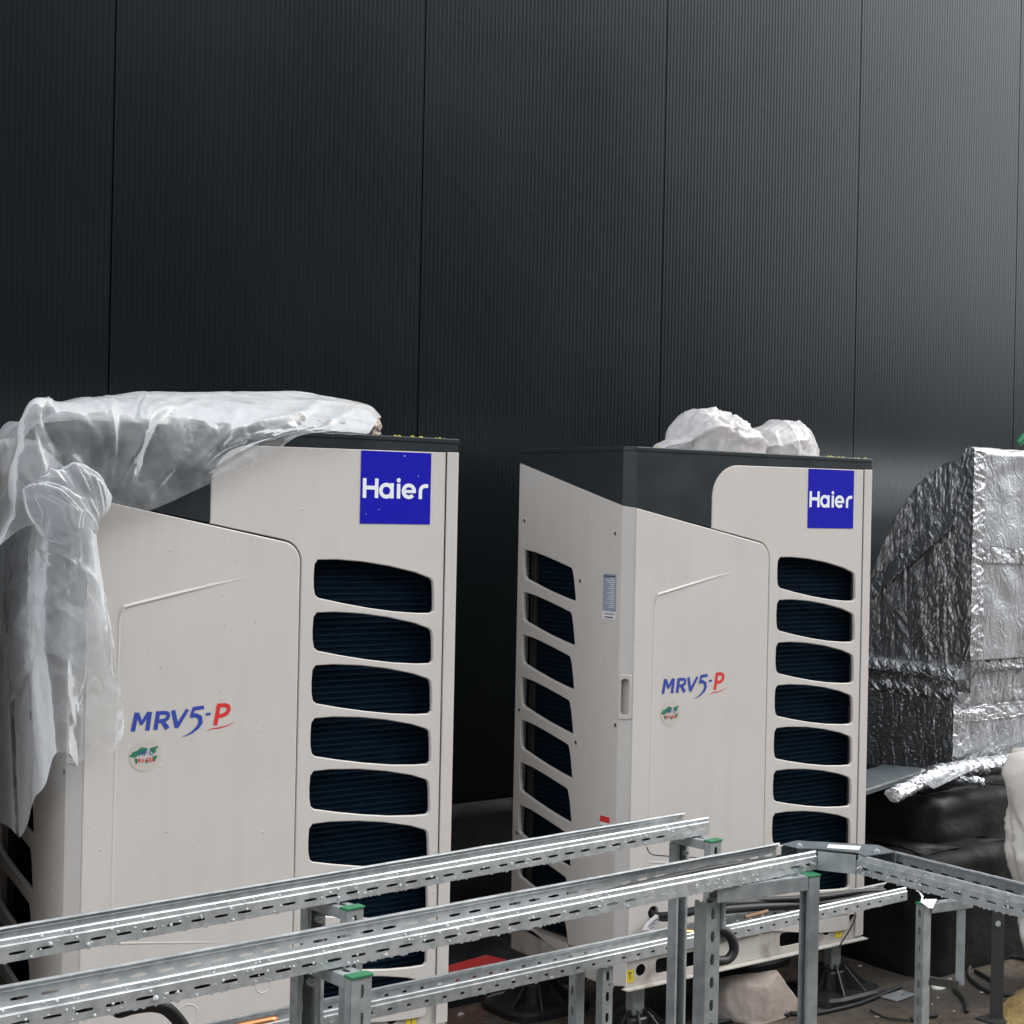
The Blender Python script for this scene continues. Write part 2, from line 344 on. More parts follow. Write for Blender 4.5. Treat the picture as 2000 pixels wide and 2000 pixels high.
# cladding wall: vertical micro-ribbed panels with open joints
WY, PW, X0 = 5.2438, 1.0599, 1.7788
Z_WB, Z_WT = 0.62, 6.2
wall = thing('facade_wall', (X0, WY, 0), 'dark anthracite wall of finely ribbed vertical cladding panels', 'wall')
NR = 64
def cladding():
    b = MB(); w = PW-.0045; p = w/NR; xs = []
    for k in range(NR):
        x = k*p; xs += [(x+a_*p, d_*.00024) for a_, d_ in ((0, 0), (.14, .06), (.24, .25), (.38, .75), (.48, .94), (.62, 1), (.74, .86), (.88, .28))]
    xs.append((w, 0))
    prof = [(0, .03), (0, .004)]+[(x+.0005*0, d) for x, d in xs]+[(w, .03)]
    vs = []; fs = []
    for (x, d) in prof: vs += [(x, d, Z_WB), (x, d, Z_WT)]
    for i in range(len(prof)-1): fs.append((2*i, 2*i+2, 2*i+3, 2*i+1))
    return b.add(vs, fs)
proto = None
for n in range(-7, 14):
    if proto is None: o = proto = cladding().build('cladding_panel', M['wall'], wall)
    else: o = proto.copy(); C.objects.link(o)
    o.location = (n*PW+.00225, 0, 0)
MB().box(-7*PW, 14*PW, .032, .25, .3, Z_WT).build('backing', M['gap'], wall)
MB().box(-7*PW, 14*PW, -.02, .25, Z_WT+.002, Z_WT+.05).build('coping', M['cap'], wall)

# black roofing membrane turned up the foot of the wall
m = MB(); xs = np.linspace(-6, 15, 160); prof = [(.03, .618), (-.012, .612), (-.02, .56), (-.028, .49), (-.036, .468), (-.044, .44), (-.045, .25), (-.06, .10), (-.12, .045), (-.26, .015), (-.42, -.01)]
P = np.zeros((160, len(prof), 3)); P[:, :, 0] = xs[:, None]
for j, (dy, z) in enumerate(prof): P[:, j, 1] = WY+dy; P[:, j, 2] = z
nz = crumple(P, 3, 1.6, 8); P[:, 2:-1, 1] -= (nz[:, 2:-1])*.008
up = m.grid(P).build('membrane_upstand', M['membrane'], smooth=True); tag(up, 'black roofing membrane turned up along the foot of the ribbed wall', 'roof membrane')

# unseen building added behind the camera, shaped so its reflection darkens the cladding
ob = thing('added_building', (-14, -11, 0), 'dark grey building added unseen behind the camera to darken the wall reflection', 'building')
M['facade'] = mat('grey_facade', (.022, .024, .026), .8, spec=.2, noise=(.6, 5, (.018, .020, .022), .35, .65)); M['pane'] = mat('window_glass', (.02, .025, .03), .12)
def facade_block(x0, x1, h, d):
    MB().box(x0, x1, -d, 0, 0, h).build('wall', M['facade'], ob); MB().box(x0-.1, x1+.1, -d-.1, .12, h+.002, h+.22).build('coping', M['cap'], ob)
facade_block(6, 33.5, 11.6, 9); facade_block(33.6, 76, 4.4, 7)
pw = None
for fl_ in range(3):
    for k_ in range(10):
        if pw is None:
            w0 = pw = MB().box(0, 1.9, .012, .04, 0, 1.7).build('window', M['pane'], ob); wf = MB().box(-.06, 0, .0, .06, -.06, 1.76).box(1.9, 1.96, .0, .06, -.06, 1.76).box(.001, 1.899, .0, .06, -.06, -.001).box(.001, 1.899, .0, .06, 1.701, 1.76).build('window_frame', M['galv_dark'], w0)
        else:
            w0 = pw.copy(); C.objects.link(w0); w0.parent = ob; wf2 = wf.copy(); C.objects.link(wf2); wf2.parent = w0
        w0.location = (7.2+k_*2.45, 0, 1.1+fl_*2.75)

# ================================================================== OUTDOOR UNITS
H, W, D, CH = 1.69, 1.0511, .6306, .030
W_B = .088                                     # top of base frame
def front(v0): return lambda a, b, d: (a, v0+d, b)         # a = along the front, b = up, d = into the unit
def side(u0): return lambda a, b, d: (u0+d, -a, b)         # a = -v so that outward is -X
def slot_front(k):
    t = 1.345-.1435*k; x0, x1 = .623, .981
    top = [(x0+.008, t), (x0+.06, t+.0005), (x0+.14, t-.006), (x0+.22, t-.0185), (x0+.30, t-.037), (x1-.012, t-.0535), (x1-.004, t-.062)]
    right = [(x1-.001, t-.080), (x1, t-.100), (x1+.001, t-.130), (x1+.0005, t-.146), (x1-.008, t-.153)]
    bot = [(x1-.045, t-.1525), (x1-.12, t-.146), (x1-.20, t-.134), (x1-.28, t-.1185), (x0+.012, t-.1035), (x0+.002, t-.095)]
    left = [(x0-.002, t-.075), (x0-.003, t-.045), (x0-.001, t-.012)]
    return (top+right+bot+left)[::-1]
def slot_side(k):                               # in (v, w): rear edge at v=.60, front edge at v=.28
    t = 1.352-.1430*k
    pts = [(.590, t), (.583, t+.001), (.52, t-.006), (.44, t-.021), (.36, t-.038), (.306, t-.050), (.300, t-.058), (.291, t-.085), (.284, t-.12), (.278, t-.150), (.283, t-.157),
           (.34, t-.148), (.42, t-.133), (.50, t-.115), (.575, t-.096), (.586, t-.088), (.592, t-.06), (.594, t-.02)]
    return pts
def make_unit(label, loc, rotz, details):
    U = thing('outdoor_unit', loc, label, 'air conditioner', 'outdoor units along the wall', rotz)
    # --- added dark box blocking light behind the openings, coils
    MB().box(.055, W-.045, .062, D-.045, .03, 1.62).build('light_block', M['inner'], U)
    c = MB().box(.60, 1.0, .046, .060, .10, 1.42).build('coil', M['coil'], U)
    cb = MB()
    for k in range(82): z = .11+k*.0160; cb.box(.60, 1.0, .0425, .0457, z, z+.0042)
    tag(cb.build('coil_wires', M['coil_bar'], c), kind='stuff')
    c = MB().box(.040, .053, .24, .625, .10, 1.42).build('coil', M['coil'], U)
    cb = MB()
    for k in range(82): z = .11+k*.0160; cb.box(.0365, .0397, .24, .625, z, z+.0042)
    tag(cb.build('coil_wires', M['coil_bar'], c), kind='stuff')
    MB().box(.026, .036, .556, .562, .095, 1.45).box(.022, .036, .574, .577, .095, 1.45).build('inner_rail', M['dark_strut'], U)
    # --- front panel with nine openings
    outer = [(.3345, 1.4405), (.5300, 1.4005)]+arc(.5235, 1.340, .0605, 78, 0, 8)[1:]+[(.5825, .090), (1.0115, .090), (1.0115, 1.6515), (.46, 1.6475)]+arc(.4420, 1.5400, .1075, 90, 180, 10)
    MB().plate(outer, [slot_front(k) for k in range(9)], .011, front(.002), .0022).build('front_panel', M['paint'], U)
    # --- door panel
    door = [(.0305, .090), (.5785, .090), (.5785, 1.340)]+arc(.5225, 1.3395, .056, 0, 78, 8)[1:]+[(.0305, 1.5005)]
    dp = MB().plate(door, [circle(.127, .227, .019)], .014, front(-.003), .003).build('door_panel', M['paint'], U)
    MB().box(.10, .155, .012, .014, .20, .255).build('cable_hole', M['inner'], dp)
    def ridge(p, hts, wd=.010):
        e = MB()
        for i in range(len(p)-1):
            a = Vector(p[i]); b = Vector(p[i+1]); d = (b-a).normalized(); n = Vector((-d.y, d.x))*wd/2
            q = [a-n, a+n, b-n, b+n]
            e.add([(q[0].x, -.0031, q[0].y), (q[1].x, -.0031, q[1].y), (q[2].x, -.0031, q[2].y), (q[3].x, -.0031, q[3].y), (a.x, -.0031-hts[i], a.y), (b.x, -.0031-hts[i+1], b.y)],
                  [(0, 2, 5, 4), (1, 4, 5, 3)])
        return e
    ridge([(.1125, 1.214), (.118, 1.2275), (.135, 1.2325), (.25, 1.2595), (.34, 1.280), (.44, 1.301)], [.0022, .0034, .0034, .0028, .0016, 0], .012).build('embossing', M['paint'], dp)
    ridge([(.1035, .39), (.1060, .80), (.1085, 1.195), (.1125, 1.214)], [.0005, .0006, .0008, .0022], .008).build('embossing', M['paint'], dp)
    ridge([(.105, .388), (.13, .385), (.30, .360), (.45, .338)], [.0006, .0010, .0008, 0], .007).build('embossing', M['paint'], dp)
    for cx, cz, r in ((.50, .215, .020), (.30, .175, .026), (.215, .300, .018)):
        cc = circle(cx, cz, r, 20); ridge(cc+[cc[0]], [.0011]*21, .004).build('knockout', M['paint'], dp)
    # --- chamfered corner with grip
    def cham(a, b, d): k = math.sqrt(.5); return (a*k+d*k-.0005, CH-a*k+d*k-.0005, b)
    cw = CH*math.sqrt(2)
    cp = MB().plate([(.0, .012), (cw, .012), (cw, 1.5005), (.0, 1.5075)], [rrect(.009, cw-.007, .852, .970, .012)], .010, cham, .001, .010).build('corner_panel', M['paint'], U)
    gp = MB(); gp.plate(rrect(.001, cw-.001, .842, .981, .006), [rrect(.008, cw-.009, .855, .968, .012)], .004, lambda a, b, d: cham(a, b, d-.0042), .0015, .022)
    gr = gp.build('grip', M['paint'], cp)
    gb = MB(); gb.plate(rrect(.004, cw-.005, .850, .974, .012), [], .001, lambda a, b, d: cham(a, b, d+.019)); gb.build('grip_recess', M['paint_base'], gr)
    # --- side panels
    so_ = [(-.6295, .088), (-.031, .088), (-.031, 1.5060), (-.6295, 1.6440)]
    sp = MB().plate(so_, [[(-v, w) for v, w in slot_side(k)] for k in range(9)], .011, side(.0), .0022).build('side_panel', M['paint'], U)
    for v, w in ((.592, 1.451), (.064, 1.419), (.253, 1.262), (.600, .814), (.259, .743), (.043, .822), (.088, .136), (.60, .40), (.60, .16)):
        s = MB(); s.plate(circle(-v, w, .0110, 12), [circle(-v, w, .0062, 8)], .001, lambda a, b, d: (-.0012+d, -a, b), .0005, .003); so1 = s.build('screw', M['paint'], U)
        MB().plate(circle(-v, w, .0058, 8), [], .001, lambda a, b, d: (-.0016+d, -a, b)).build('screw_head', M['screw'], so1)
    MB().box(W-.008, W, .005, D, .088, 1.650).build('side_panel', M['paint'], U)
    MB().box(.012, W-.010, D-.010, D-.001, .088, 1.640).build('rear_panel', M['paint'], U)
    MB().box(1.0145, W-.001, -.0005, .004, .012, 1.6525).box(W-.010, W+.0006, .0005, .028, .012, 1.6525).build('corner_post', M['paint'], U, bevel=.0015)
    # --- dark cap
    cap = MB(); k = 1.647
    cap.plate([(CH, 1.5030), (.3335, 1.4425), (.3335, 1.5400)]+arc(.4420, 1.5400, .1085, 180, 90, 10)[1:]+[(.46, 1.6490), (W, 1.6535), (W, H), (CH, H)], [], .02, front(.0035), .001)
    cap.plate([(0, 1.510), (cw, 1.503), (cw, H), (0, H)], [], .012, lambda a, b, d: cham(a, b, d+.0030), 0)
    cap.plate([(-D, 1.6465), (-CH, 1.5085), (-CH, H), (-D, H)], [], .02, side(.0030), .001)
    cp2 = cap.build('cap', M['cap'], U)
    top = MB(); tp = [(.001, CH), (CH, .001), (W+.001, .001), (W+.001, D+.001), (.001, D+.001)]
    top.add([(x, y, H-.012) for x, y in tp]+[(x, y, H+.002) for x, y in tp], [(4, 3, 2, 1, 0), (5, 6, 7, 8, 9)]+[(i, (i+1) % 5, 5+(i+1) % 5, 5+i) for i in range(5)])
    top.build('cap_lid', M['cap'], cp2, bevel=.0025)
    MB().box(W-.012, W, .02, D, 1.655, H-.013).box(.02, W-.013, D-.012, D, 1.60, H-.013).build('cap_skirt', M['cap'], cp2)
    # --- base frame
    bf = MB()
    bf.plate([(.0305, .004), (W-.002, .004), (W-.002, .086), (.0305, .086)], [circle(.091, .050, .019, 14), rrect(.149, .308, .028, .074, .012), rrect(.668, .800, .028, .074, .012), circle(.882, .054, .019, 14)], .004, front(.008), .0008, .004)
    bf.box(.02, W+.004, -.022, .011, .0, .0035).box(.003, .006, .03, D, .004, .086).box(W-.006, W-.003, .009, D, .004, .086).box(.003, W-.003, D-.004, D-.001, .004, .086).box(.02, W-.02, .014, D-.006, .080, .084)
    bo = bf.build('base_frame', M['paint_base'], U)
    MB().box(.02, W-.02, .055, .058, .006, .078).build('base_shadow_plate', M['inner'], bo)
    for u in (.034, .925):
        y = MB().box(u, u+.030, .0068, .0072, .018, .058).build('yellow_label', M['yellow'], bo)
        MB().bar((u+.009, .0065, .048), (u+.021, .0065, .048), .0003, .004).bar((u+.015, .0065, .028), (u+.015, .0065, .044), .003, .0003, (0, 1, 0)).build('label_mark', M['ink'], y)
    # --- blue name plate
    pl = MB().box(.7500, .9640, .0008, .0018, 1.4450, 1.6475).build('name_plate', M['blue'], U)
    t = MB()
    def put(path, w, px=.7565, pz=1.5165, dv=.0005, mesh=t):
        vs, fs = stroke([(px+a, pz+b) for a, b in path], w); d_ = dv-.00001*(len(mesh.f) % 97); mesh.add([(q.x, d_, q.y) for q in vs], fs)
    h, x, s = .0545, .0405, .0106
    put([(.0050, 0), (.0050, h)], s); put([(.0410, 0), (.0410, h)], s); put([(.0050, .0285), (.0410, .0285)], s)
    def ring(cx, cy, r, a0, a1, n=20): return [(cx+r*math.cos(rad(a0+(a1-a0)*i/n)), cy+r*math.sin(rad(a0+(a1-a0)*i/n))) for i in range(n+1)]
    ca, rr_ = .0705, .0168
    put(ring(ca, rr_+s/2-.001, rr_, 0, 360, 30), s); put([(ca+rr_, -.0002), (ca+rr_, x+.002)], s)
    put([(.1075, 0), (.1075, x+.001)], s); put(ring(.1075, .0512, .0031, 0, 360, 12), .0064)
    ce = .1392
    put(ring(ce, rr_+s/2-.001, rr_, 2, 318, 28), s); put([(ce-rr_, .0205), (ce+rr_+.0045, .0205)], s*.8)
    put([(.1748, 0), (.1748, .022)]+ring(.1900, .0220, .0152, 180, 100, 8)[1:]+[(.1985, .0376)], s)
    t.build('lettering', M['white'], pl)
    # --- model lettering on the door
    tb = MB(); tr = MB(); bx, bz = .1420, .9150
    sh = lambda pts: [(a+b*.16, b) for a, b in pts]
    def pb(path, w): put(sh(path), w, bx, bz, -.0036, tb)
    def pr(path, w): put(sh(path), w, bx, bz, -.0036, tr)
    hh = .0470; sw = .0108
    pb([(.005, 0), (.0065, hh)], sw); pb([(.0085, hh*.97), (.0235, hh*.34)], [.0095, .0075]); pb([(.0225, hh*.34), (.0365, hh*.97)], [.0075, .0095]); pb([(.041, 0), (.0390, hh)], sw)
    pb([(.0610, 0), (.0600, hh)], sw); pb([(.0600, hh*.90), (.0790, hh*.90), (.0850, hh*.84), (.0875, hh*.70), (.0855, hh*.56), (.0790, hh*.48), (.0660, hh*.46)], sw*.88); pb([(.0735, hh*.47), (.0915, .001)], [sw*.9, sw*1.15])
    pb([(.0975, hh), (.1145, .002)], sw); pb([(.1135, .002), (.1340, hh)], [sw*.9, sw*.85])
    pb([(.1760, hh*1.06), (.1490, hh*1.02)], sw*.9); pb([(.1500, hh*1.08), (.1470, hh*.58)], sw*.75)
    pb([(.1445, hh*.60), (.1580, hh*.66), (.1700, hh*.52), (.1740, hh*.25), (.1690, -.001), (.1560, -.0130), (.1420, -.0200), (.1320, -.0225)], [sw*.8, sw*.95, sw*1.05, sw*1.05, sw*.8, sw*.5, sw*.25, sw*.06])
    pb([(.1840, hh*.66), (.1965, hh*.68)], [.0065, .0065])
    hp = .0560
    pr([(.2140, .001), (.2140, hp)], sw*1.02); pr([(.2110, hp*.93), (.2310, hp*.93), (.2400, hp*.86), (.2430, hp*.70), (.2390, hp*.54), (.2290, hp*.45), (.2150, hp*.43)], sw*.95)
    pr([(.1930, -.0130), (.2050, -.0075), (.2250, -.0065), (.2450, -.0025), (.2640, .0070)], [.0006, .0024, .0034, .0026, .0006])
    tb.build('lettering', M['mblue'], dp); tr.build('lettering', M['mred'], dp)
    # --- round refrigerant sticker
    stx, stz = .1800, .8530
    st = MB().plate(circle(stx, stz, .0410, 28), [], .0004, front(-.0037)).build('sticker', M['clear_label'], dp)
    gm = MB()
    gm.add([(stx+a, -.0041, stz+b) for a, b in [(-.040, 0), (-.032, .010), (-.020, .014), (-.012, .021), (.004, .018), (-.002, .004), (-.018, .002), (-.024, -.004), (-.034, -.003)]], [(8, 7, 6, 5, 4, 3, 2, 1, 0)])
    gm.add([(stx+a, -.0041, stz+b) for a, b in [(.008, .016), (.028, .021), (.031, .018), (.024, .012), (.026, .006), (.018, .002), (.014, .008)]], [(6, 5, 4, 3, 2, 1, 0)])
    gm.add([(stx+a, -.0041, stz+b) for a, b in [(-.028, -.006), (-.020, -.008), (-.021, -.020), (-.024, -.021)]], [(3, 2, 1, 0)])
    gm.add([(stx+a, -.0041, stz+b) for a, b in [(.018, -.004), (.030, -.003), (.026, -.012), (.021, -.020), (.019, -.016)]], [(4, 3, 2, 1, 0)])
    gm.add([(stx+a, -.0041, stz+b) for a, b in [(-.002, -.012), (.006, -.012), (.003, -.022), (.0, -.021)]], [(3, 2, 1, 0)])
    gm.build('map_print', M['green'], st)
    tx = MB()
    def pt(path, w): put(path, w, stx-.016, stz-.001, -.0044, tx)
    for gx, segs in ((0, [[(0, 0), (0, .013)], [(.008, 0), (.008, .013)], [(0, .0065), (.008, .0065)]]), (.013, [[(0, 0), (0, .013)], [(0, .012), (.008, .012)], [(0, .0065), (.007, .0065)]]), (.026, [[(.008, .012), (.003, .012), (0, .009), (0, .004), (.003, .001), (.008, .001)]])):
        for sg in segs: pt([(gx+a, b) for a, b in sg], .0022)
    tx.build('lettering', M['mblue'], st)
    tx = MB()
    glyph = {'R': [[(0, 0), (0, .010), (.005, .010), (.005, .0055), (0, .0055)], [(.002, .0055), (.0055, 0)]], '4': [[(.004, 0), (.004, .010), (0, .003), (.006, .003)]], '1': [[(.003, 0), (.003, .010)]], '0': [[(0, 0), (0, .010), (.005, .010), (.005, 0), (0, 0)]], 'A': [[(0, 0), (.003, .010), (.006, 0)], [(.0015, .0035), (.0045, .0035)]]}
    for i, chh in enumerate('R410A'):
        for sg in glyph[chh]: put([(i*.0080+a, b) for a, b in sg], .0017, stx-.018, stz-.0175, -.0044, tx)
    tx.build('lettering', M['mred'], st)
    # --- labels on the side
    if details:
        lab = MB().box(-.0016, -.0006, .053, .123, 1.175, 1.292).build('rating_label', M['paper_grey'], U)
        ln = MB()
        for k in range(15): ln.box(-.0020, -.0017, .060, .060+.02+.035*random.random(), 1.186+k*.0066, 1.1875+k*.0066)
        ln.build('label_print', M['white'], lab)
        ln = MB()
        for k in range(9): ln.box(-.0020, -.0017, .058+k*.007, .058+k*.007+.005, 1.281, 1.287)
        ln.build('label_print', M['ink'], lab)
        lab = MB().box(-.0016, -.0006, .053, .123, 1.150, 1.1735).build('serial_label', M['paper'], U)
        ln = MB()
        for k in range(13): ln.box(-.0020, -.0017, .060+k*.0042, .0618+k*.0042, 1.163, 1.169)
        ln.box(-.0020, -.0017, .066, .112, 1.154, 1.158).build('label_print', M['ink'], lab)
        lab = MB().box(-.0016, -.0006, .062, .114, .470, .531).build('warning_label', M['paper'], U)
        MB().box(-.0020, -.0017, .062, .114, .512, .531).build('label_band', M['mred'], lab)
        MB().box(-.0020, -.0017, .085, .112, .474, .500).build('label_mark', M['ink'], lab)
    # --- rain on the panels
    w_ = MB()
    for i in range(420):
        a, b = RNG.uniform(.04, W-.01), RNG.uniform(.1, 1.64)
        if .615 < a < .99 and b < 1.36: continue
        if a < .33 and b > 1.5-.2*a: continue
        w_.drop((a, -.0033 if a < .578 else .0018, b), (0, -1, 0), abs(RNG.normal(.0008, .0006))+.0006, 5)
    for i in range(140):
        v, b = RNG.uniform(.04, .27), RNG.uniform(.1, 1.5)
        w_.drop((-.0002, v, b), (-1, 0, 0), abs(RNG.normal(.0010, .0005))+.0006, 5)
    tag(w_.build('rain_drops', M['water'], U), kind='stuff')
    return U
XR, YR, XL, YL = 2.9794, 4.1633, 1.3567, 4.2111
ZB = .191
unit_r = make_unit('beige outdoor unit with a white plastic bag on its dark top', (XR, YR, ZB), 0, True)
unit_l = make_unit('beige outdoor unit half covered by clear plastic film, nearest the camera', (XL, YL, ZB-.004), -.0089, False)

# unseen unit added just outside the left edge to shade this one's side
shade_unit = copy_tree(unit_l); shade_unit.location.x = XL-1.241; shade_unit.location.y = YL+.02
shade_unit['label'] = 'beige outdoor unit added beyond the left edge to shade its neighbour'
# feet under the units
def make_foot(loc, label):
    F = thing('support_foot', loc, label, 'support foot', 'black feet under the outdoor units')
    f = MB(); n = 24
    def sup(t, r): c, s = math.cos(t), math.sin(t); k = (abs(c)**5+abs(s)**5)**(-1/5); return (r*c*k, r*s*k)
    rings = [(.150, .0), (.150, .022), (.138, .030), (.130, .026), (.060, .030), (.050, .085), (.046, .090), (.0, .090)]
    vs = []; fs = []
    for r, z in rings: vs += [(*sup(2*math.pi*k/n, r), z) for k in range(n)]
    for i in range(len(rings)-1):
        for k in range(n): fs.append((i*n+k, i*n+(k+1) % n, (i+1)*n+(k+1) % n, (i+1)*n+k))
    f.add(vs, fs); f.build('foot_base', M['plastic_foot'], F)
    rb = MB()
    for k in range(8):
        t = 2*math.pi*(k+.5)/8; a = Vector((math.cos(t), math.sin(t), 0)); p = Vector((-a.y, a.x, 0))*.003
        q = [a*.135+Vector((0, 0, .024)), a*.030+Vector((0, 0, .024)), a*.030+Vector((0, 0, .110)), a*.050+Vector((0, 0, .105))]
        rb.add([x-p for x in q]+[x+p for x in q], [(3, 2, 1, 0), (4, 5, 6, 7), (0, 1, 5, 4), (1, 2, 6, 5), (2, 3, 7, 6), (3, 0, 4, 7)])
    rb.build('rib', M['plastic_foot'], F)
    MB().box(-.022, .022, -.022, .022, .091, .183).build('leg_tube', M['galv_dull'], F, bevel=.003)
    MB().box(-.045, .045, -.030, .030, .1835, .1895).build('head_plate', M['galv_dull'], F)
    return F
for (x, y, z, lb) in ((XR+.105, YR+.055, 0, 'black ribbed foot under the front left corner of the bagged unit'), (XR+.955, YR+.055, 0, 'black ribbed foot under the front right corner of the bagged unit'),
                      (XR+.06, YR+.56, 0, 'black ribbed foot under the rear left corner of the bagged unit'), (XR+.96, YR+.56, 0, 'black foot under the rear right corner of the bagged unit'),
                      (XL+.955, YL+.055, -.004, 'black ribbed foot under the front right corner of the film covered unit'), (XL+.105, YL+.055, -.004, 'black foot under the front left corner of the film covered unit'),
                      (XL-1.136, YL+.075, -.004, 'black foot under the front left corner of the added unit beyond the left edge'), (XL-.286, YL+.075, -.004, 'black foot under the front right corner of the added unit beyond the left edge'),
                      (XL-1.131, YL+.57, -.004, 'black foot under the rear left corner of the added unit beyond the left edge'), (XL-.286, YL+.57, -.004, 'black foot under the rear right corner of the added unit beyond the left edge'),
                      (XL+.11, YL+.55, -.004, 'black foot under the rear left corner of the film covered unit'), (XL+.955, YL+.55, -.004, 'black ribbed foot under the rear right corner of the film covered unit')):
    make_foot((x, y, z), lb)

# ================================================================== CABLE TRAYS
def perforated(mb, L, h0, h1, fn, pitch=.05, sl=.030, sh=.006, hc=None, skip=None):
    """strip 0..L by h0..h1 with slots cut through; fn(s, h) -> point"""
    hc = (h0+h1)/2 if hc is None else hc; n = max(1, int(L/pitch)); p = L/n
    for k in range(n):
        a, b = k*p, (k+1)*p; c = (a+b)/2
        if skip and skip(k): mb.add([fn(a, h0), fn(b, h0), fn(b, h1), fn(a, h1)], [(0, 1, 2, 3)]); continue
        x0, x1, y0, y1 = c-sl/2, c+sl/2, hc-sh/2, hc+sh/2; r = min(sl, sh)*.45
        o = [(a, h0), (c, h0), (b, h0), (b, hc), (b, h1), (c, h1), (a, h1), (a, hc)]
        if sl >= sh: q = [(x0+r*.3, y0+r*.3), (c, y0), (x1-r*.3, y0+r*.3), (x1, hc), (x1-r*.3, y1-r*.3), (c, y1), (x0+r*.3, y1-r*.3), (x0, hc)]
        else: q = [(x0+r*.3, y0+r*.3), (c, y0), (x1-r*.3, y0+r*.3), (x1, hc), (x1-r*.3, y1-r*.3), (c, y1), (x0+r*.3, y1-r*.3), (x0, hc)]
        mb.add([fn(*t) for t in o+q], [(i, (i+1) % 8, 8+(i+1) % 8, 8+i) for i in range(8)])
    return mb
def make_tray(label, origin, ang, L, width, sl=.030, sh=.006, wall_h=.030, group=None, bead=.013, drops=160, skip=None):
    """runs from origin along ang; local x along, y across (0 = front wall), z up"""
    T = thing('cable_tray', origin, label, 'cable tray', group, ang)
    def wall(yy, sgn, name):
        w = MB(); perforated(w, L, .0, wall_h, lambda s, h: (s, yy, h), sl=sl, sh=sh, skip=skip)
        pr = [(0, wall_h), (.0006*sgn, wall_h+.0006), (.0034*sgn, wall_h+.0013), (.0040*sgn, wall_h+.0025), (.0048*sgn, wall_h+bead-.0022), (.0062*sgn, wall_h+bead-.0002), (.0110*sgn, wall_h+bead), (.0120*sgn, wall_h+bead-.0030)]
        P = np.array([[(x, yy+a, b) for a, b in pr] for x in np.linspace(0, L, 40)]); P[:, 1:, 2] += (RNG.normal(0, .00025, 40))[:, None]
        w.grid(P); return w.build(name, M['galv'], T, solid=.0012)
    wall(0, 1, 'side_wall'); wall(width, -1, 'side_wall')
    f = MB(); perforated(f, L, .0, width, lambda s, h: (s, h, .0), sl=.03, sh=.008, hc=width*.5)
    f.build('tray_floor', M['galv'], T, solid=.0012)
    w = MB()
    for i in range(drops):
        r = abs(RNG.normal(.0013, .0010))+.0008; s = RNG.uniform(.01, L-.01)
        if i % 3 == 0: w.drop((s, -.0006, RNG.uniform(.002, wall_h-.002)), (0, -1, 0), r)
        elif i % 3 == 1: t = RNG.rand(); w.drop((s, .0038+.0008*t, wall_h+.003+(bead-.006)*t), (0, -1, .1), r*.8)
        else:
            w.drop((s, .0, -.0006), (0, 0, -1), r*1.15)
    tag(w.build('rain_drops', M['water'], T), kind='stuff')
    return T
ZR = .8250                                                     # underside of the upper trays
def at_dir(p, ang, s, t=0): return Vector((p[0]+math.cos(ang)*s-math.sin(ang)*t, p[1]+math.sin(ang)*s+math.cos(ang)*t, p[2] if len(p) > 2 else 0))
z_top = ZR+.043
A_end = pZ(1386, 1606, ZR+.030); A0 = pZ(0, 1851, ZR+.030)
angA = math.atan2(A_end.y-A0.y, A_end.x-A0.x); uA = Vector((math.cos(angA), math.sin(angA), 0))
oA = A0-uA*.55; LA = (A_end-oA).length
tray_a = make_tray('galvanised cable tray farther from the camera, ending before the bagged unit', (oA.x, oA.y, ZR), angA, LA, .105, drops=420, group='galvanised cable trays')
B_end = pZ(1596, 1673, ZR+.030); B0 = pZ(0, 1988, ZR+.030)
angB = math.atan2(B_end.y-B0.y, B_end.x-B0.x); uB = Vector((math.cos(angB), math.sin(angB), 0))
oB = B0-uB*.45; LB = (B_end-oB).length
WB = .140
tray_b = make_tray('galvanised cable tray nearest the camera, running up to the corner piece', (oB.x, oB.y, ZR), angB, LB, WB, drops=520, group='galvanised cable trays')
# tray going right after the corner
C_start = pZ(1673, 1681, ZR+.030); C_far = pZ(2000, 1766, ZR+.030)
angC = math.atan2(C_far.y-C_start.y, C_far.x-C_start.x); uC = Vector((math.cos(angC), math.sin(angC), 0))
LC = (C_far-C_start).length+.45
oC = C_start
tray_c = make_tray('galvanised cable tray after the corner piece, running off the right edge', (oC.x, oC.y, ZR), angC, LC, .115, drops=170, group='galvanised cable trays')

# corner piece joining the two trays, with a flat lid
E0 = Vector((B_end.x, B_end.y, ZR)); nB = Vector((-uB.y, uB.x, 0)); nC = Vector((-uC.y, uC.x, 0))
elb = thing('tray_corner', E0, 'grey corner piece of the cable tray with flat lid and pale sticker', 'cable tray')
p_in0 = Vector((0, -.0025, 0)); p_in1 = Vector((C_start.x-E0.x-.0025, C_start.y-E0.y, 0))
ew = MB()
d_in = (p_in1-p_in0)
ew.add([p_in0-uB*.035+Vector((0, 0, -.002)), p_in0+Vector((0, 0, -.002)), p_in1+Vector((0, 0, -.002)), p_in1+uC*.03+Vector((0, 0, -.002)), p_in0-uB*.0+Vector((0, 0, .0435)), p_in1+Vector((0, 0, .0435))],
       [(1, 2, 5, 4)])
ew.build('inner_wall', M['galv_dull'], elb, solid=.0014)
ow = MB(); o1 = nB*(WB+.002)-uB*.03; o4 = p_in1+nC*(.117)+uC*.03
lidpx = [(1526, 1650.5), (1557, 1643), (1715, 1652), (1750, 1665), (1689, 1673), (1671, 1666), (1598, 1658.5), (1562, 1658.5)]
lp = [pZ(x, y, z_top+.0015)-E0 for x, y in lidpx]
o2 = Vector((lp[1].x, lp[1].y, 0)); o3 = Vector((lp[2].x, lp[2].y, 0))
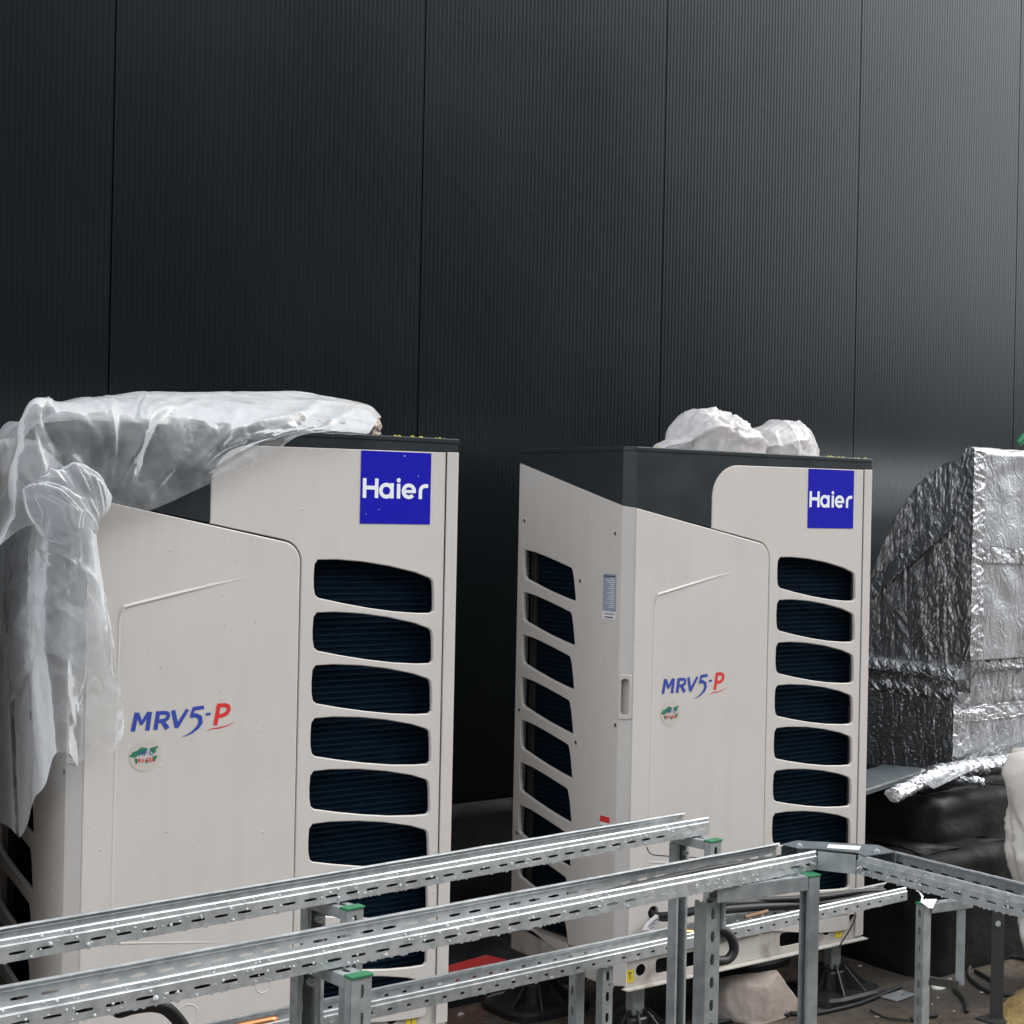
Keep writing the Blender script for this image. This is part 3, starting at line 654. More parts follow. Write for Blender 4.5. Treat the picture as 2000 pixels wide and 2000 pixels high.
ow.add([Vector((q.x, q.y, z)) for q in (Vector((lp[0].x, lp[0].y, 0)), o2, o3, Vector((lp[3].x, lp[3].y, 0))) for z in (0, .042)], [(0, 2, 3, 1), (2, 4, 5, 3), (4, 6, 7, 5)])
ow.build('outer_wall', M['galv_dull'], elb, solid=.0014)
fl = MB(); fp = [p_in0, p_in1, lp[3], lp[2], lp[1], lp[0]]; fl.add([(q.x, q.y, .001) for q in fp], [tuple(range(6))]); fl.build('floor_plate', M['galv_dull'], elb, solid=.0014)
lid = MB(); lid.add([tuple(q) for q in lp]+[(q.x, q.y, q.z+.002) for q in lp], [tuple(range(7, -1, -1)), tuple(range(8, 16))]+[(i, (i+1) % 8, 8+(i+1) % 8, 8+i) for i in range(8)])
ld = lid.build('lid', M['galv_dark'], elb)
sk = [pZ(x, y, z_top+.0042)-E0 for x, y in ((1618, 1649), (1682, 1652.5), (1678, 1660), (1615, 1656))]
MB().add([tuple(q) for q in sk], [(3, 2, 1, 0)]).build('sticker', M['paper'], ld)
for (x, y) in ((1561, 1653), (1712, 1664)):
    q = pZ(x, y, z_top+.0035)-E0; s = MB(); s.tube([q, q+Vector((0, 0, .004))], .008, 8); s.drop(q+Vector((0, 0, .004)), (0, 0, 1), .006); s.build('bolt', M['galv'], ld)
for s_, base, dn in ((-.020, E0-uB*.0, nB), (-.055, E0-uB*.0, nB)):
    q = Vector((uB.x*s_, uB.y*s_, .016))-nB*.001; b = MB(); b.tube([q, q-nB*.006], .007, 6); b.tube([q-nB*.006, q-nB*.014], .0035, 6); b.build('bolt', M['galv'], elb)
for s_ in (.018,):
    q = p_in1+uC*s_+Vector((0, 0, .016)); b = MB(); b.tube([q, q-nC*.006], .007, 6); b.tube([q-nC*.006, q-nC*.014], .0035, 6); b.build('bolt', M['galv'], elb)

# lower tray in front of the bagged unit
ZD = .4530
D_l = pZ(642, 1985, ZD+.028); D_r = pZ(1772, 1741, ZD+.028)
angD = math.atan2(D_r.y-D_l.y, D_r.x-D_l.x); uD = Vector((math.cos(angD), math.sin(angD), 0)); nD = Vector((-uD.y, uD.x, 0))
oD = D_l-uD*.32; LD = (D_r-oD).length
tray_d = make_tray('low galvanised cable tray with small square holes in front of the units', (oD.x, oD.y, ZD), angD, LD, .105, sl=.013, sh=.0065, wall_h=.028, bead=.012, drops=120, group='galvanised cable trays')

# ------------------------------------------------------------------ strut posts and frames
def strut(mb_parent, name, p0, p1, face, w, d, mat_='galv_dull', slots=True, lip=.007, pitch=.05):
    """C-section from p0 to p1; its perforated web looks along `face`, width w across the web, depth d behind it"""
    p0 = Vector(p0); p1 = Vector(p1); L = (p1-p0).length; ax = (p1-p0)/L; fc = Vector(face); fc = (fc-ax*fc.dot(ax)).normalized(); rt = ax.cross(fc)
    b = MB(); fn = lambda s, h: tuple(p0+ax*s+rt*h)
    if slots: perforated(b, L, -w/2, w/2, fn, pitch=pitch, sl=.026, sh=.012)
    else: b.add([fn(0, -w/2), fn(L, -w/2), fn(L, w/2), fn(0, w/2)], [(0, 1, 2, 3)])
    for s in (-1, 1):
        pts = [(s*w/2, 0), (s*w/2, -d), (s*(w/2-lip), -d), (s*(w/2-lip), -d+.006)]
        for i in range(3):
            (h0, a0), (h1, a1) = pts[i], pts[i+1]
            q = [p0+rt*h0+fc*a0, p1+rt*h0+fc*a0, p1+rt*h1+fc*a1, p0+rt*h1+fc*a1]
            b.add([tuple(x) for x in q], [(0, 1, 2, 3)])
    return b.build(name, M[mat_], mb_parent, solid=.0022)
def end_cap(parent, p, ax, face, w, d):
    p = Vector(p); ax = Vector(ax).normalized(); fc = Vector(face).normalized(); c = p-fc*(d/2-.001)
    r = ax.cross(fc).normalized(); m_ = MB(); m_.bar(c-ax*.001, c+ax*.0045, w+.005, d+.006, up=fc); return m_.build('end_cap', M['cap_green'], parent, bevel=.0012)
def frame(label, cap_px, cap_z, ang, back, spread=0, w=.041, d=.021, rear_open_front=True, foot_z=0.0):
    """front post with green cap, arm to the rear and a rear post"""
    n = Vector((-math.sin(ang), math.cos(ang), 0)); a = Vector((math.cos(ang), math.sin(ang), 0))
    q = pZ(cap_px[0], cap_px[1], cap_z); F = thing('tray_support', (q.x, q.y, 0), label, 'support frame', 'strut frames under the cable trays')
    strut(F, 'post', (0, 0, foot_z), (0, 0, cap_z-.004), -n, w, d); end_cap(F, (0, 0, cap_z-.0035), (0, 0, 1), -n, w, d)
    r = n*back+a*spread
    st = n*(d+.002)+Vector((0, 0, cap_z-.0035)); strut(F, 'arm', st, r+Vector((0, 0, cap_z-.0035)), (0, 0, 1), w*.98, .021)
    strut(F, 'post', r+n*.004+Vector((0, 0, foot_z)), r+n*.004+Vector((0, 0, cap_z-.027)), n if rear_open_front else -a, w, .030)
    b = MB(); qq = r-n*.03+Vector((0, 0, cap_z-.05)); b.tube([qq, qq-n*.012], .008, 6); b.tube([qq-n*.012, qq-n*.020], .004, 6); b.build('bolt', M['galv'], F)
    for z in (foot_z,):
        MB().box(-.06, .06, -.045, .045, 0, .006).build('foot_plate', M['galv_dull'], F)
        MB().box(r.x-.06, r.x+.06, r.y-.045, r.y+.045, 0, .006).build('foot_plate', M['galv_dull'], F)
    return F
frame('strut frame with green cap under the farther tray, in front of the film covered unit', (693, 1772), ZR-.0025, angA, .175)
frame('strut frame with green cap under the nearest tray, lowest in the picture', (706, 1905), ZR-.0025, angB, .215)
frame('strut frame with green cap under the open end of the farther tray', (1398, 1641), ZR-.0025, angA, .150)
# outside the left edge, carrying the ends of the two trays
for o_, an, wd, lb in ((oA, angA, .105, 'strut frame at the far left end of the farther tray'), (oB, angB, WB, 'strut frame at the far left end of the nearest tray')):
    q = at_dir(o_, an, .12, -.04); n = Vector((-math.sin(an), math.cos(an), 0))
    F = thing('tray_support', (q.x, q.y, 0), lb, 'support frame', 'strut frames under the cable trays')
    strut(F, 'post', (0, 0, 0), (0, 0, ZR-.006), -n, .041, .021); end_cap(F, (0, 0, ZR-.006), (0, 0, 1), -n, .041, .021)
    strut(F, 'arm', n*.023+Vector((0, 0, ZR-.003)), n*(wd+.08)+Vector((0, 0, ZR-.003)), (0, 0, 1), .040, .021); strut(F, 'post', n*(wd+.08), n*(wd+.08)+Vector((0, 0, ZR-.03)), n, .041, .03)

# frame under the corner: a post under the near tray, a long arm and the green capped post
q = pZ(1592, 1706, ZR-.003); q0 = pY(1392, 1800, q.y+.035)
F = thing('tray_support', (q.x, q.y, 0), 'strut frame with long level arm and green cap under the tray corner', 'support frame', 'strut frames under the cable trays')
dx = q0.x-q.x; dy = q0.y-q.y; dr = Vector((dx, dy, 0)).normalized(); nr = Vector((dr.y, -dr.x, 0))
strut(F, 'post', (0, 0, 0), (0, 0, ZR-.006), -dr, .036, .030, slots=False); end_cap(F, (0, 0, ZR-.0058), (0, 0, 1), -dr, .036, .030)
strut(F, 'arm', dr*.034+Vector((0, 0, ZR-.0035)), Vector((dx, dy, ZR-.0035)), (0, 0, 1), .036, .032)
strut(F, 'post', (dx, dy, 0), (dx, dy, ZR-.038), (0, -1, 0), .041, .041, slots=True)
b = MB(); b.box(dx+.024, dx+.030, dy-.01, dy+.02, ZR-.10, ZR-.04); b.build('bracket', M['galv_dull'], F)
for k in (0, 1): q2 = Vector((dx+.030, dy+.004, ZR-.06-.022*k)); MB().tube([q2, q2+Vector((.010, 0, 0))], .005, 6).build('bolt', M['galv'], F)
MB().box(-.05, .05, -.05, .05, 0, .006).build('foot_plate', M['galv_dull'], F)
# support of the right-hand tray beyond the picture
q = at_dir(oC, angC, LC-.12, .055); F = thing('tray_support', (q.x, q.y, 0), 'strut post carrying the tray beyond the right edge', 'support frame', 'strut frames under the cable trays')
strut(F, 'post', (0, 0, 0), (0, 0, ZR-.025), (-1, 0, 0), .041, .041); strut(F, 'arm', (-.08, 0, ZR-.003), (.08, 0, ZR-.003), (0, 0, 1), .04, .021)

# legs of the low tray
for (x, y, dep, w_, lb) in ((1187, 1897, .018, .034, 'front strut post under the low tray beside the bagged unit'), (1119, 1909, .125, .034, 'rear strut post under the low tray behind the front one')):
    base = oD+nD*dep; d_ = ray(x, y); t = (base-Vector((0, 0, 0))).dot(nD)/d_.dot(nD); qq = d_*t
    F = thing('tray_stand', (qq.x, qq.y, 0), lb, 'support post', 'posts under the low tray')
    strut(F, 'post', (0, 0, 0), (0, 0, ZD-.004), -nD if dep < .1 else (-1, 0, 0), w_, .026, slots=True)
    MB().tube([(0, -.010, ZD-.05), (0, -.024, ZD-.05)], .006, 6).build('bolt', M['galv'], F)
    MB().box(-.05, .05, -.04, .04, 0, .005).build('foot_plate', M['galv_dull'], F)
# frame at the right end of the low tray
q = pZ(1797, 1766, ZD-.003)
F = thing('tray_support', (q.x, q.y, 0), 'strut frame with perforated post and torn white paper on its green cap', 'support frame', 'strut frames under the cable trays')
zc = ZD-.004
strut(F, 'post', (0, 0, 0), (0, 0, zc), (-1, 0, 0), .033, .033); end_cap(F, (0, 0, zc+.0005), (0, 0, 1), (-1, 0, 0), .033, .033)
e2 = pZ(1868, 1757, zc)-Vector((q.x, q.y, 0)); dr = Vector((e2.x, e2.y, 0)); Lr = dr.length; dr /= Lr
strut(F, 'arm', dr*.036+Vector((0, 0, zc)), dr*(Lr+.055)+Vector((0, 0, zc)), (0, 0, 1), .033, .028)
strut(F, 'post', dr*(Lr+.02)+Vector((0, 0, .17)), dr*(Lr+.02)+Vector((0, 0, zc-.031)), Vector((-.75, -.66, 0)), .026, .024, slots=False)
strut(F, 'lower_rail', dr*.036+Vector((0, 0, .215)), dr*(Lr+.006)+Vector((0, 0, .185)), (0, 0, 1), .026, .022, mat_='dark_strut', slots=False)
MB().box(-.05, .05, -.05, .05, 0, .006).build('foot_plate', M['galv_dull'], F)
pp = []
for (x, y, z) in ((1788, 1740, .040), (1795, 1742, .030), (1800, 1752, .016), (1798, 1762, .008), (1812, 1765, .006), (1830, 1756, .008), (1832, 1766, .007), (1822, 1774, .006)):
    k = pZ(x, y, zc+z)-Vector((q.x, q.y, 0)); pp.append(k)
P = np.array([[tuple(pp[0]), tuple(pp[0]+Vector((.012, .004, 0)))], [tuple(pp[1]), tuple(pp[1]+Vector((.014, .01, -.004)))], [tuple(pp[2]), tuple(pp[2]+Vector((.022, .012, -.003)))], [tuple(pp[3]), tuple(pp[3]+Vector((.030, .02, 0)))], [tuple(pp[7]+Vector((-.02, .0, .004))), tuple(pp[4]+Vector((.02, .03, .006)))], [tuple(pp[7]), tuple(pp[5])]])
tp = MB().grid(P).build('paper_scrap', M['paper'], None, solid=.0008); tp.location = (q.x, q.y, 0)
tag(tp, 'torn white paper scrap on the green capped strut frame', 'paper')

# post behind the right-hand tray, its shade put into the dark colour
q = pZ(1946, 1992, 0); F = thing('strut_post', (q.x, q.y, 0), 'strut post coloured dark for shade, standing behind the right-hand tray', 'post')
strut(F, 'post', (0, 0, 0), (0, 0, .37), (-.74, -.67, 0), .041, .035, mat_='dark_strut', slots=False)
MB().tube([(-.004, -.003, .325), (-.012, -.010, .325)], .009, 10).build('washer', M['galv'], F)
MB().box(-.05, .05, -.05, .05, 0, .006).build('foot_plate', M['dark_strut'], F)

# ================================================================== CABLES
def smooth_path(pts, n=8):
    pts = [Vector(p) for p in pts]; out = []
    for i in range(len(pts)-1):
        p0, p1, p2, p3 = pts[max(i-1, 0)], pts[i], pts[i+1], pts[min(i+2, len(pts)-1)]
        for k in range(n):
            t = k/n; out.append(.5*((2*p1)+(p2-p0)*t+(2*p0-5*p1+4*p2-p3)*t*t+(3*p1-p0-3*p2+p3)*t**3))
    return out+[pts[-1]]
def cable(name, pts, r, label, mat_='black', cat='cable', group=None, n=8):
    p = smooth_path(pts); o = MB().tube(p, r, n).build(name, M[mat_], smooth=True); return tag(o, label, cat, group)
def onD(s, t, z): return oD+uD*s+nD*t+Vector((0, 0, z-oD.z))
sD = lambda x: (pY(x, 1800, 3.72).x-oD.x)
Dy = lambda t, z, x: onD((pY(x, 1800, oD.y).x-oD.x), t, z)
hole = Vector((XR+.127, YR-.002, ZB+.227))
for i in range(5):
    j = lambda a: RNG.uniform(-a, a)
    pts = [hole+Vector((0, .012, j(.008))), hole+Vector((.02, -.045, j(.01)-.01)), hole+Vector((.13, -.20+j(.02), .05+j(.015))), onD(1.52+j(.01), .06+j(.02), ZD+.075+.01*i), onD(1.70, .05+j(.02), ZD+.060+.006*i),
           onD(1.95, .055+j(.02), ZD+.030+.007*i), onD(2.15, .05+j(.02), ZD+.020+.006*i), onD(LD-.05, .05+j(.02), ZD+.012+.004*i)]
    cable('cable', pts, .0085+.002*(i % 2), ['lowest', 'second lowest', 'middle', 'second highest', 'highest'][i]+' black cable running from the unit opening along the low tray', group='black cables in the low tray')
# loose loop of insulated pipe
lp0 = pY(1345, 1800, 3.83); pts = [pY(x, y, 3.80-.0006*(i)) for i, (x, y) in enumerate(((1322, 1792), (1345, 1795), (1362, 1812), (1366, 1835), (1352, 1852), (1325, 1852), (1300, 1842)))]
cable('insulated_pipe', [p+Vector((0, -.16, 0)) for p in pts], .0145, 'black insulated pipe bent into a loop behind the strut post')
cable('copper_pipe', [pY(1322, 1829, 3.70), pY(1335, 1822, 3.70), pY(1352, 1821, 3.70)], .010, 'short bright copper pipe end inside the black loop', 'copper', 'pipe')
q = onD(1.66, .035, ZD+.043); c = MB().tube([q, q+uD*.09+Vector((0, 0, .004))], .006, 8).build('tan_sleeve', M['tan']); tag(c, 'tan sleeve lying on the low tray under the black cables', 'sleeve')
# paper tag on the cables
tgp = [pY(x, y, YR-.03) for x, y in ((1280, 1786), (1291, 1789), (1276, 1818), (1254, 1816), (1262, 1803))]
tg = MB().add([tuple(p) for p in tgp], [(0, 4, 3, 2, 1)]).build('paper_tag', M['paper'], solid=.0006); tag(tg, 'white paper tag hanging from the cable opening of the bagged unit', 'tag')
for (x0, y0, x1, y1) in ((1268, 1806, 1278, 1800), (1266, 1811, 1280, 1803), (1270, 1814, 1277, 1810), (1276, 1799, 1285, 1795)):
    MB().bar(pY(x0, y0, YR-.0312), pY(x1, y1, YR-.0312), .0006, .0022).build('tag_print', M['ink'], tg)
# corner cables, extended along the near tray so its slots look dark
for i in range(3):
    pts = [at_dir((oB.x, oB.y, ZR+.012), angB, LB-s, .018+.024*i+RNG.uniform(-.006, .006)+(.045 if s < .5 else 0)) + Vector((0, 0, .004*((k+i) % 2))) for k, s in enumerate((LB-.05, 1.9, 1.6, 1.3, .95, .7, .45, .25, .08))]
    pts += [(p_in0+p_in1)*.5+E0+(uB*.7+nB*.7)*(.060+.020*i)+Vector((0, 0, .012))]
    pts += [at_dir((oC.x, oC.y, ZR+.012), angC, s, .050+.018*i+RNG.uniform(-.004, .004)) for s in (.06, .3, LC-.05)]
    cable('cable', pts, .0075, ['innermost', 'middle', 'outermost'][i]+' of the black cables rounding the tray corner', group='cables in the corner trays')
for i in range(2):  # cables added so the farther tray's slots look dark
    pts = [at_dir((oA.x, oA.y, ZR+.011+.003*(k % 2)), angA, s, .020+.03*i+RNG.uniform(-.006, .006)) for k, s in enumerate((.05, .5, .9, 1.3, 1.7, 2.0, LA-.15))]
    cable('cable', pts, .0075, ['front', 'back'][i]+' black cable added in the farther tray to darken its slots', group='added cables in the farther tray')
cable('cable', [onD(s, .022+.004*(k % 2), ZD+.010) for k, s in enumerate((.35, .6, .9, 1.2, 1.5, 1.8, 2.1, LD-.06))], .0075, 'black cable added inside the low tray to darken its front holes', group='black cables in the low tray')  # added behind the front wall so the small holes look dark
# power cables on the ground
gc = [[(1150, 2010), (1400, 1985), (1520, 1982), (1580, 1985), (1640, 1974), (1690, 1960), (1760, 1930)], [(1780, 1996), (1800, 1992), (1830, 1987)], [(1700, 1978), (1730, 1992), (1775, 1997)],
      [(1862, 1935), (1875, 1948), (1884, 1962), (1888, 1980)], [(1900, 1880), (1890, 1905), (1905, 1925), (1935, 1942), (1985, 1950)], [(1895, 1890), (1930, 1875), (1975, 1872), (2020, 1880)], [(1905, 1900), (1930, 1915), (1950, 1930)],
      [(1540, 1985), (1420, 1999), (1330, 2010)]]
gl = ['long black cable snaking past the stone to the right post', 'short black cable end in the puddle', 'thin black cable curving through the puddle', 'black cable end with taped tip below the strut frame', 'black cable coil lying behind the dark post', 'black cable lying far back beside the sack', 'short cable inside the coil behind the dark post', 'black cable in front of the stone']
for pts, lb in zip(gc, gl):
    w_ = [pZ(x, y, 0) for x, y in pts]; cable('power_cable', [p+Vector((0, 0, .0075)) for p in w_], .0075 if 'thin' not in lb else .004, lb, group='cables on the ground')
# thin wire from the base to the foot
cable('thin_wire', [pY(1672, 1788, YR-.05), pY(1662, 1812, YR-.05), pY(1643, 1842, YR-.03), pY(1640, 1850, YR-.01)], .0025, 'thin black wire hanging beside the yellow label of the bagged unit')
cable('thin_wire', [pY(1263, 1655, 4.10), pY(1272, 1668, 4.08), pY(1300, 1672, 3.62), pY(1345, 1674, 4.05), pY(1395, 1676, 4.12)], .0018, 'thin wire strung behind the end of the farther tray')
# copper pipe in the open end of the low tray and a black strap under the near tray
cable('copper_pipe', [pZ(400, 2020, ZD+.04), pZ(540, 1991, ZD+.04)], .011, 'copper pipe end lying at the open left end of the low tray', 'copper', 'pipe')
cable('rubber_strap', [pY(x, y, 3.02) for x, y in ((228, 1955), (232, 1975), (262, 1968), (300, 1964), (330, 1974), (360, 2010), (380, 2060))], .012, 'black rubber strap hanging under the nearest tray')

# ================================================================== DUCT AT THE RIGHT
du = thing('foil_duct', (4.93, 4.5, 0), 'insulated ventilation duct wrapped in crumpled aluminium foil', 'duct')
def foil_sheet(P, seed, amp, name, fr=7.0, facets=0):
    N = grid_normals(P); h = crumple(P*np.array([1, 1, .45]), seed, fr, 12); h2 = crumple(P, seed+5, fr*3.2, 8)
    if facets: msk = np.clip(folds(P, seed+2, 5, 3, 1.6, .6, .3)*2.2+.55, .05, 1); h2 = (crumple(P, seed+9, 22, 9, 1.0)*msk+crumple(P*np.array([1, 1, .3]), seed+4, 9, 5, 1.0)*.5)*facets/(amp*.16)
    return MB().grid(P+N*((h*amp*.45+h2*amp*.16)[..., None])).build(name, M['foil'], du, smooth=not facets)
def quad(a, b, c, d, n, m_):
    a, b, c, d = (np.array(x, float) for x in (a, b, c, d)); s = np.linspace(0, 1, n)[:, None, None]; t = np.linspace(0, 1, m_)[None, :, None]
    return (a*(1-s)+b*s)*(1-t)+(d*(1-s)+c*s)*t
# upper casing: profile in (Y, Z) with a curved back, extruded to the right
XD, XE = 0.0, 1.7
prof = [(0, 1.105), (0, 1.965), (.05, 1.972), (.075, 1.925), (.16, 1.905), (.25, 1.868), (.34, 1.800), (.43, 1.700), (.52, 1.560), (.60, 1.40), (.68, 1.20), (.72, 1.05)]
n = 60; ys = []
pr = np.array(prof); seg = np.r_[0, np.cumsum(np.linalg.norm(np.diff(pr, axis=0), axis=1))]; tt = np.linspace(0, seg[-1], 90)
prr = np.c_[np.interp(tt, seg, pr[:, 0]), np.interp(tt, seg, pr[:, 1])]
P = np.zeros((90, 70, 3)); P[:, :, 0] = np.linspace(XD, XE, 70)[None]; P[:, :, 1] = prr[:, 0][:, None]; P[:, :, 2] = prr[:, 1][:, None]
foil_sheet(P, 21, .022, 'casing_front', fr=5.0)
# left cheek
zi = lambda y: np.interp(y, [0, .05, .075, .16, .25, .34, .43, .52, .60, .68, .74], [1.965, 1.97, 1.925, 1.905, 1.868, 1.80, 1.70, 1.56, 1.40, 1.20, 1.06])
ysn = np.linspace(0, .73, 110); P = np.zeros((110, 130, 3))
for i, y_ in enumerate(ysn): P[i, :, 1] = y_; P[i, :, 2] = np.linspace(zi(y_), .97, 130); P[i, :, 0] = XD+.004
foil_sheet(P, 22, .020, 'casing_cheek', facets=.0045)
# lower trunk
P = quad((.015, .10, .62), (1.7, .10, .62), (1.7, .10, 1.115), (.015, .10, 1.115), 180, 80); foil_sheet(P, 23, .012, 'trunk_front', facets=.0022)
P = quad((.015, .72, .60), (.015, .10, .60), (.015, .10, .93), (.015, .72, .93), 110, 70); foil_sheet(P, 24, .012, 'trunk_cheek', facets=.0045)
# soft rolled bands between casing and trunk
def roll(p0, p1, r, seed, name, sq=1.0, n=90, m_=28):
    p0 = Vector(p0); p1 = Vector(p1); d = (p1-p0).normalized(); a = d.orthogonal().normalized(); b = d.cross(a); P = np.zeros((n, m_, 3))
    up = Vector((0, 0, 1)); a = (up-d*up.dot(d)).normalized(); b = d.cross(a)
    for i in range(n):
        c = p0+(p1-p0)*(i/(n-1)); rr = r*(1 if 0 < i < n-1 else .55)
        for j in range(m_): t = 2*math.pi*j/m_; P[i, j] = tuple(c+a*math.cos(t)*rr*sq+b*math.sin(t)*rr)
    N = grid_normals(P); h = crumple(P, seed, 12, 10, .8); P = P+N*(h*.014)[..., None]
    mb = MB().grid(P, wrap=True); mb.f.append(tuple(range(m_-1, -1, -1))); mb.f.append(tuple((n-1)*m_+k for k in range(m_)))
    return mb.build(name, M['foil'], du)
roll((.03, .70, .962), (.03, .06, .962), .030, 31, 'band', 1.25); roll((-.005, .70, 1.045), (-.005, .05, 1.040), .028, 32, 'band', 1.1)
roll((.0, .06, 1.09), (1.7, .06, 1.07), .035, 33, 'band', 1.2, 200)
P = quad((-.42, -.21, .655), (-.40, -.10, .675), (.10, .08, .690), (.02, -.06, .685), 50, 20); foil_sheet(P, 26, .010, 'skirt_top')
roll((-.63, -.20, .648), (-.16, -.02, .672), .034, 34, 'skirt_stub', .75); roll((-.25, -.03, .668), (1.7, .0, .700), .045, 35, 'skirt_band', .8, 200)
roll((-.27, .01, .675), (-.13, -.20, .650), .020, 36, 'skirt_flap', .7, 50)

def tape(a, b, c, d, seed, n=60, m_=8):
    P = quad(a, b, c, d, n*3, 26); N = grid_normals(P); h_ = crumple(P, seed, 9, 9, 1.0)*.007+crumple(P, seed+1, 30, 6)*.0022
    return MB().grid(P+N*h_[..., None]).build('foil_tape', M['foil'], du, smooth=True)
tape((-.012, -.010, 1.12), (-.012, -.010, 1.955), (.055, -.012, 1.955), (.060, -.012, 1.12), 51); tape((-.010, .085, 1.10), (-.010, .085, 1.92), (-.014, -.008, 1.95), (-.014, -.008, 1.10), 52)
tape((.0, .088, .63), (.0, .088, 1.09), (.065, .086, 1.09), (.065, .086, .63), 53, 40); tape((.0, .17, .62), (.0, .17, .93), (.0, .09, .93), (.0, .09, .62), 54, 40)
tape((.05, -.014, 1.50), (1.7, -.014, 1.47), (1.7, -.014, 1.53), (.05, -.014, 1.565), 55, 120); tape((.45, -.013, 1.12), (.45, -.013, 1.95), (.52, -.013, 1.95), (.51, -.013, 1.12), 56)
tape((.06, .086, .84), (1.7, .086, .86), (1.7, .086, .92), (.06, .086, .905), 57, 120)
tape((-.012, .62, 1.38), (-.012, .10, 1.72), (-.012, .07, 1.66), (-.012, .60, 1.31), 58, 60)
# membrane-clad plinth below the duct, two rounded tiers
def tier(name, x0, x1, y0, y1, z0, z1, r, parent, seed):
    n, m_ = 26, 70; path = []
    pts = [(x0, y1), (x0, y0+.06), (x0+.018, y0+.018), (x0+.06, y0), (x1, y0)]; pl_ = [Vector((p[0], p[1])) for p in pts]
    seg = [0];
    for i in range(4): seg.append(seg[-1]+(pl_[i+1]-pl_[i]).length)
    P = np.zeros((m_, n, 3))
    for i in range(m_):
        t = seg[-1]*i/(m_-1); X_ = np.interp(t, seg, [p.x for p in pl_]); Y_ = np.interp(t, seg, [p.y for p in pl_])
        e = 1e-3; dx_ = np.interp(t+e, seg, [p.x for p in pl_])-np.interp(t-e, seg, [p.x for p in pl_]); dy_ = np.interp(t+e, seg, [p.y for p in pl_])-np.interp(t-e, seg, [p.y for p in pl_])
        l = math.hypot(dx_, dy_)+1e-9; nx, ny = -dy_/l, dx_/l        # points inwards
        for j in range(n):
            s = j/(n-1)
            if s < .5: off, z = 0.02*(1-s*2)*-1, z0+(z1-r-z0)*(s/.5)
            elif s < .75: a = (s-.5)/.25*math.pi/2; off, z = r*(1-math.cos(a)), z1-r+r*math.sin(a)
            else: off, z = r+(s-.75)/.25*.5, z1+(s-.75)*.01
            P[i, j] = (X_+nx*off, Y_+ny*off, z)
    N = grid_normals(P); h = crumple(P, seed, 3.5, 8); P = P+N*(h*.014)[..., None]
    return MB().grid(P).build(name, M['membrane'], parent, smooth=True)
pl = thing('membrane_plinth', (4.3, 4.2, 0), 'two-tiered plinth clad in black roofing membrane below the foil duct', 'plinth')
for nm, args in (('upper_tier', (.22, 2.6, .12, 1.0, .38, .605, .045)), ('lower_tier', (.02, 2.6, -.06, 1.0, -.02, .435, .05))): tier(nm, *args, pl, 41 if nm[0] == 'u' else 42)
cr = MB()
for (x, y, k) in ((1764, 1600, 7), (1760, 1603, 5), (1850, 1617, 6), (1857, 1630, 5), (1855, 1640, 7), (1912, 1614, 5), (1943, 1606, 6), (1922, 1625, 4), (1812, 1568, 3)):
    for i in range(k):
        p = pY(x+RNG.uniform(-9, 9), y+RNG.uniform(-4, 4), 4.125 if y > 1590 else 4.30); r = RNG.uniform(.003, .009); cr.add([p+Vector((r, 0, 0)), p+Vector((0, -r, .0)), p+Vector((-r, 0, 0)), p+Vector((0, r, 0)), p+Vector((0, 0, r*.8)), p-Vector((0, 0, r*.8))], [(0, 1, 4), (1, 2, 4), (2, 3, 4), (3, 0, 4), (1, 0, 5), (2, 1, 5), (3, 2, 5), (0, 3, 5)])
tag(cr.build('crumbs', M['crumb'], pl), kind='stuff')
# sheet metal lid lying on the plinth
lz = .662; lc = [pZ(1727, 1493, lz), pZ(1821, 1502, lz), pZ(1690, 1545, lz)]; bl = lc[0]+(lc[2]-lc[1])
lt = MB(); cc = [lc[0], lc[1], lc[2]+(lc[2]-lc[1])*.12, bl+(lc[2]-lc[1])*.12]
lt.add([tuple(p) for p in cc]+[tuple(p-Vector((0, 0, .016))) for p in cc], [(0, 3, 2, 1), (1, 2, 6, 5), (0, 1, 5, 4), (2, 3, 7, 6), (3, 0, 4, 7)])
lt = lt.build('sheet_lid', M['galv_dark'], solid=.0015); tag(lt, 'grey sheet metal lid lying on the membrane plinth behind the bagged unit', 'metal sheet')
MB().bar(cc[1]+Vector((0, 0, .002)), cc[2]+Vector((0, 0, .002)), .010, .006).build('folded_edge', M['galv'], lt)
q = pX(1998, 872, 5.2); grn = MB().tube([q+Vector((-.03, 0, .01)), q+Vector((0, 0, .035)), q+Vector((.05, .01, .03)), q+Vector((.09, 0, .02))], [.012, .020, .018, .008], 7).build('green_strap', M['cap_green']); tag(grn, 'bit of green strap on top of the foil duct', 'strap')

# ================================================================== BAGS AND FILM
def blob(mb, c, rx, ry, rz, seed, amp, freq, flat=None, n=96, m_=60, pinch=0):
    P = np.zeros((m_, n, 3))
    for i in range(m_):
        th = math.pi*i/(m_-1)
        for j in range(n):
            ph = 2*math.pi*j/n; P[i, j] = (math.sin(th)*math.cos(ph), math.sin(th)*math.sin(ph), math.cos(th))
    base = P.copy(); Q_ = base*np.array([rx, ry, rz])+np.array(c); h = folds(Q_, seed, freq, 5, 1.5, .5, .07)+.30*folds(Q_, seed+3, freq*2.6, 5, 1.4, .4, .06)
    P = base*np.array([rx, ry, rz])*(1+(h*amp)[..., None])+np.array(c)
    if flat is not None: P[:, :, 2] = np.maximum(P[:, :, 2], flat+(h*.004))
    return mb.grid(P, wrap=True)
zc_ = ZB+H+.004
bg = MB(); by = YR+.17
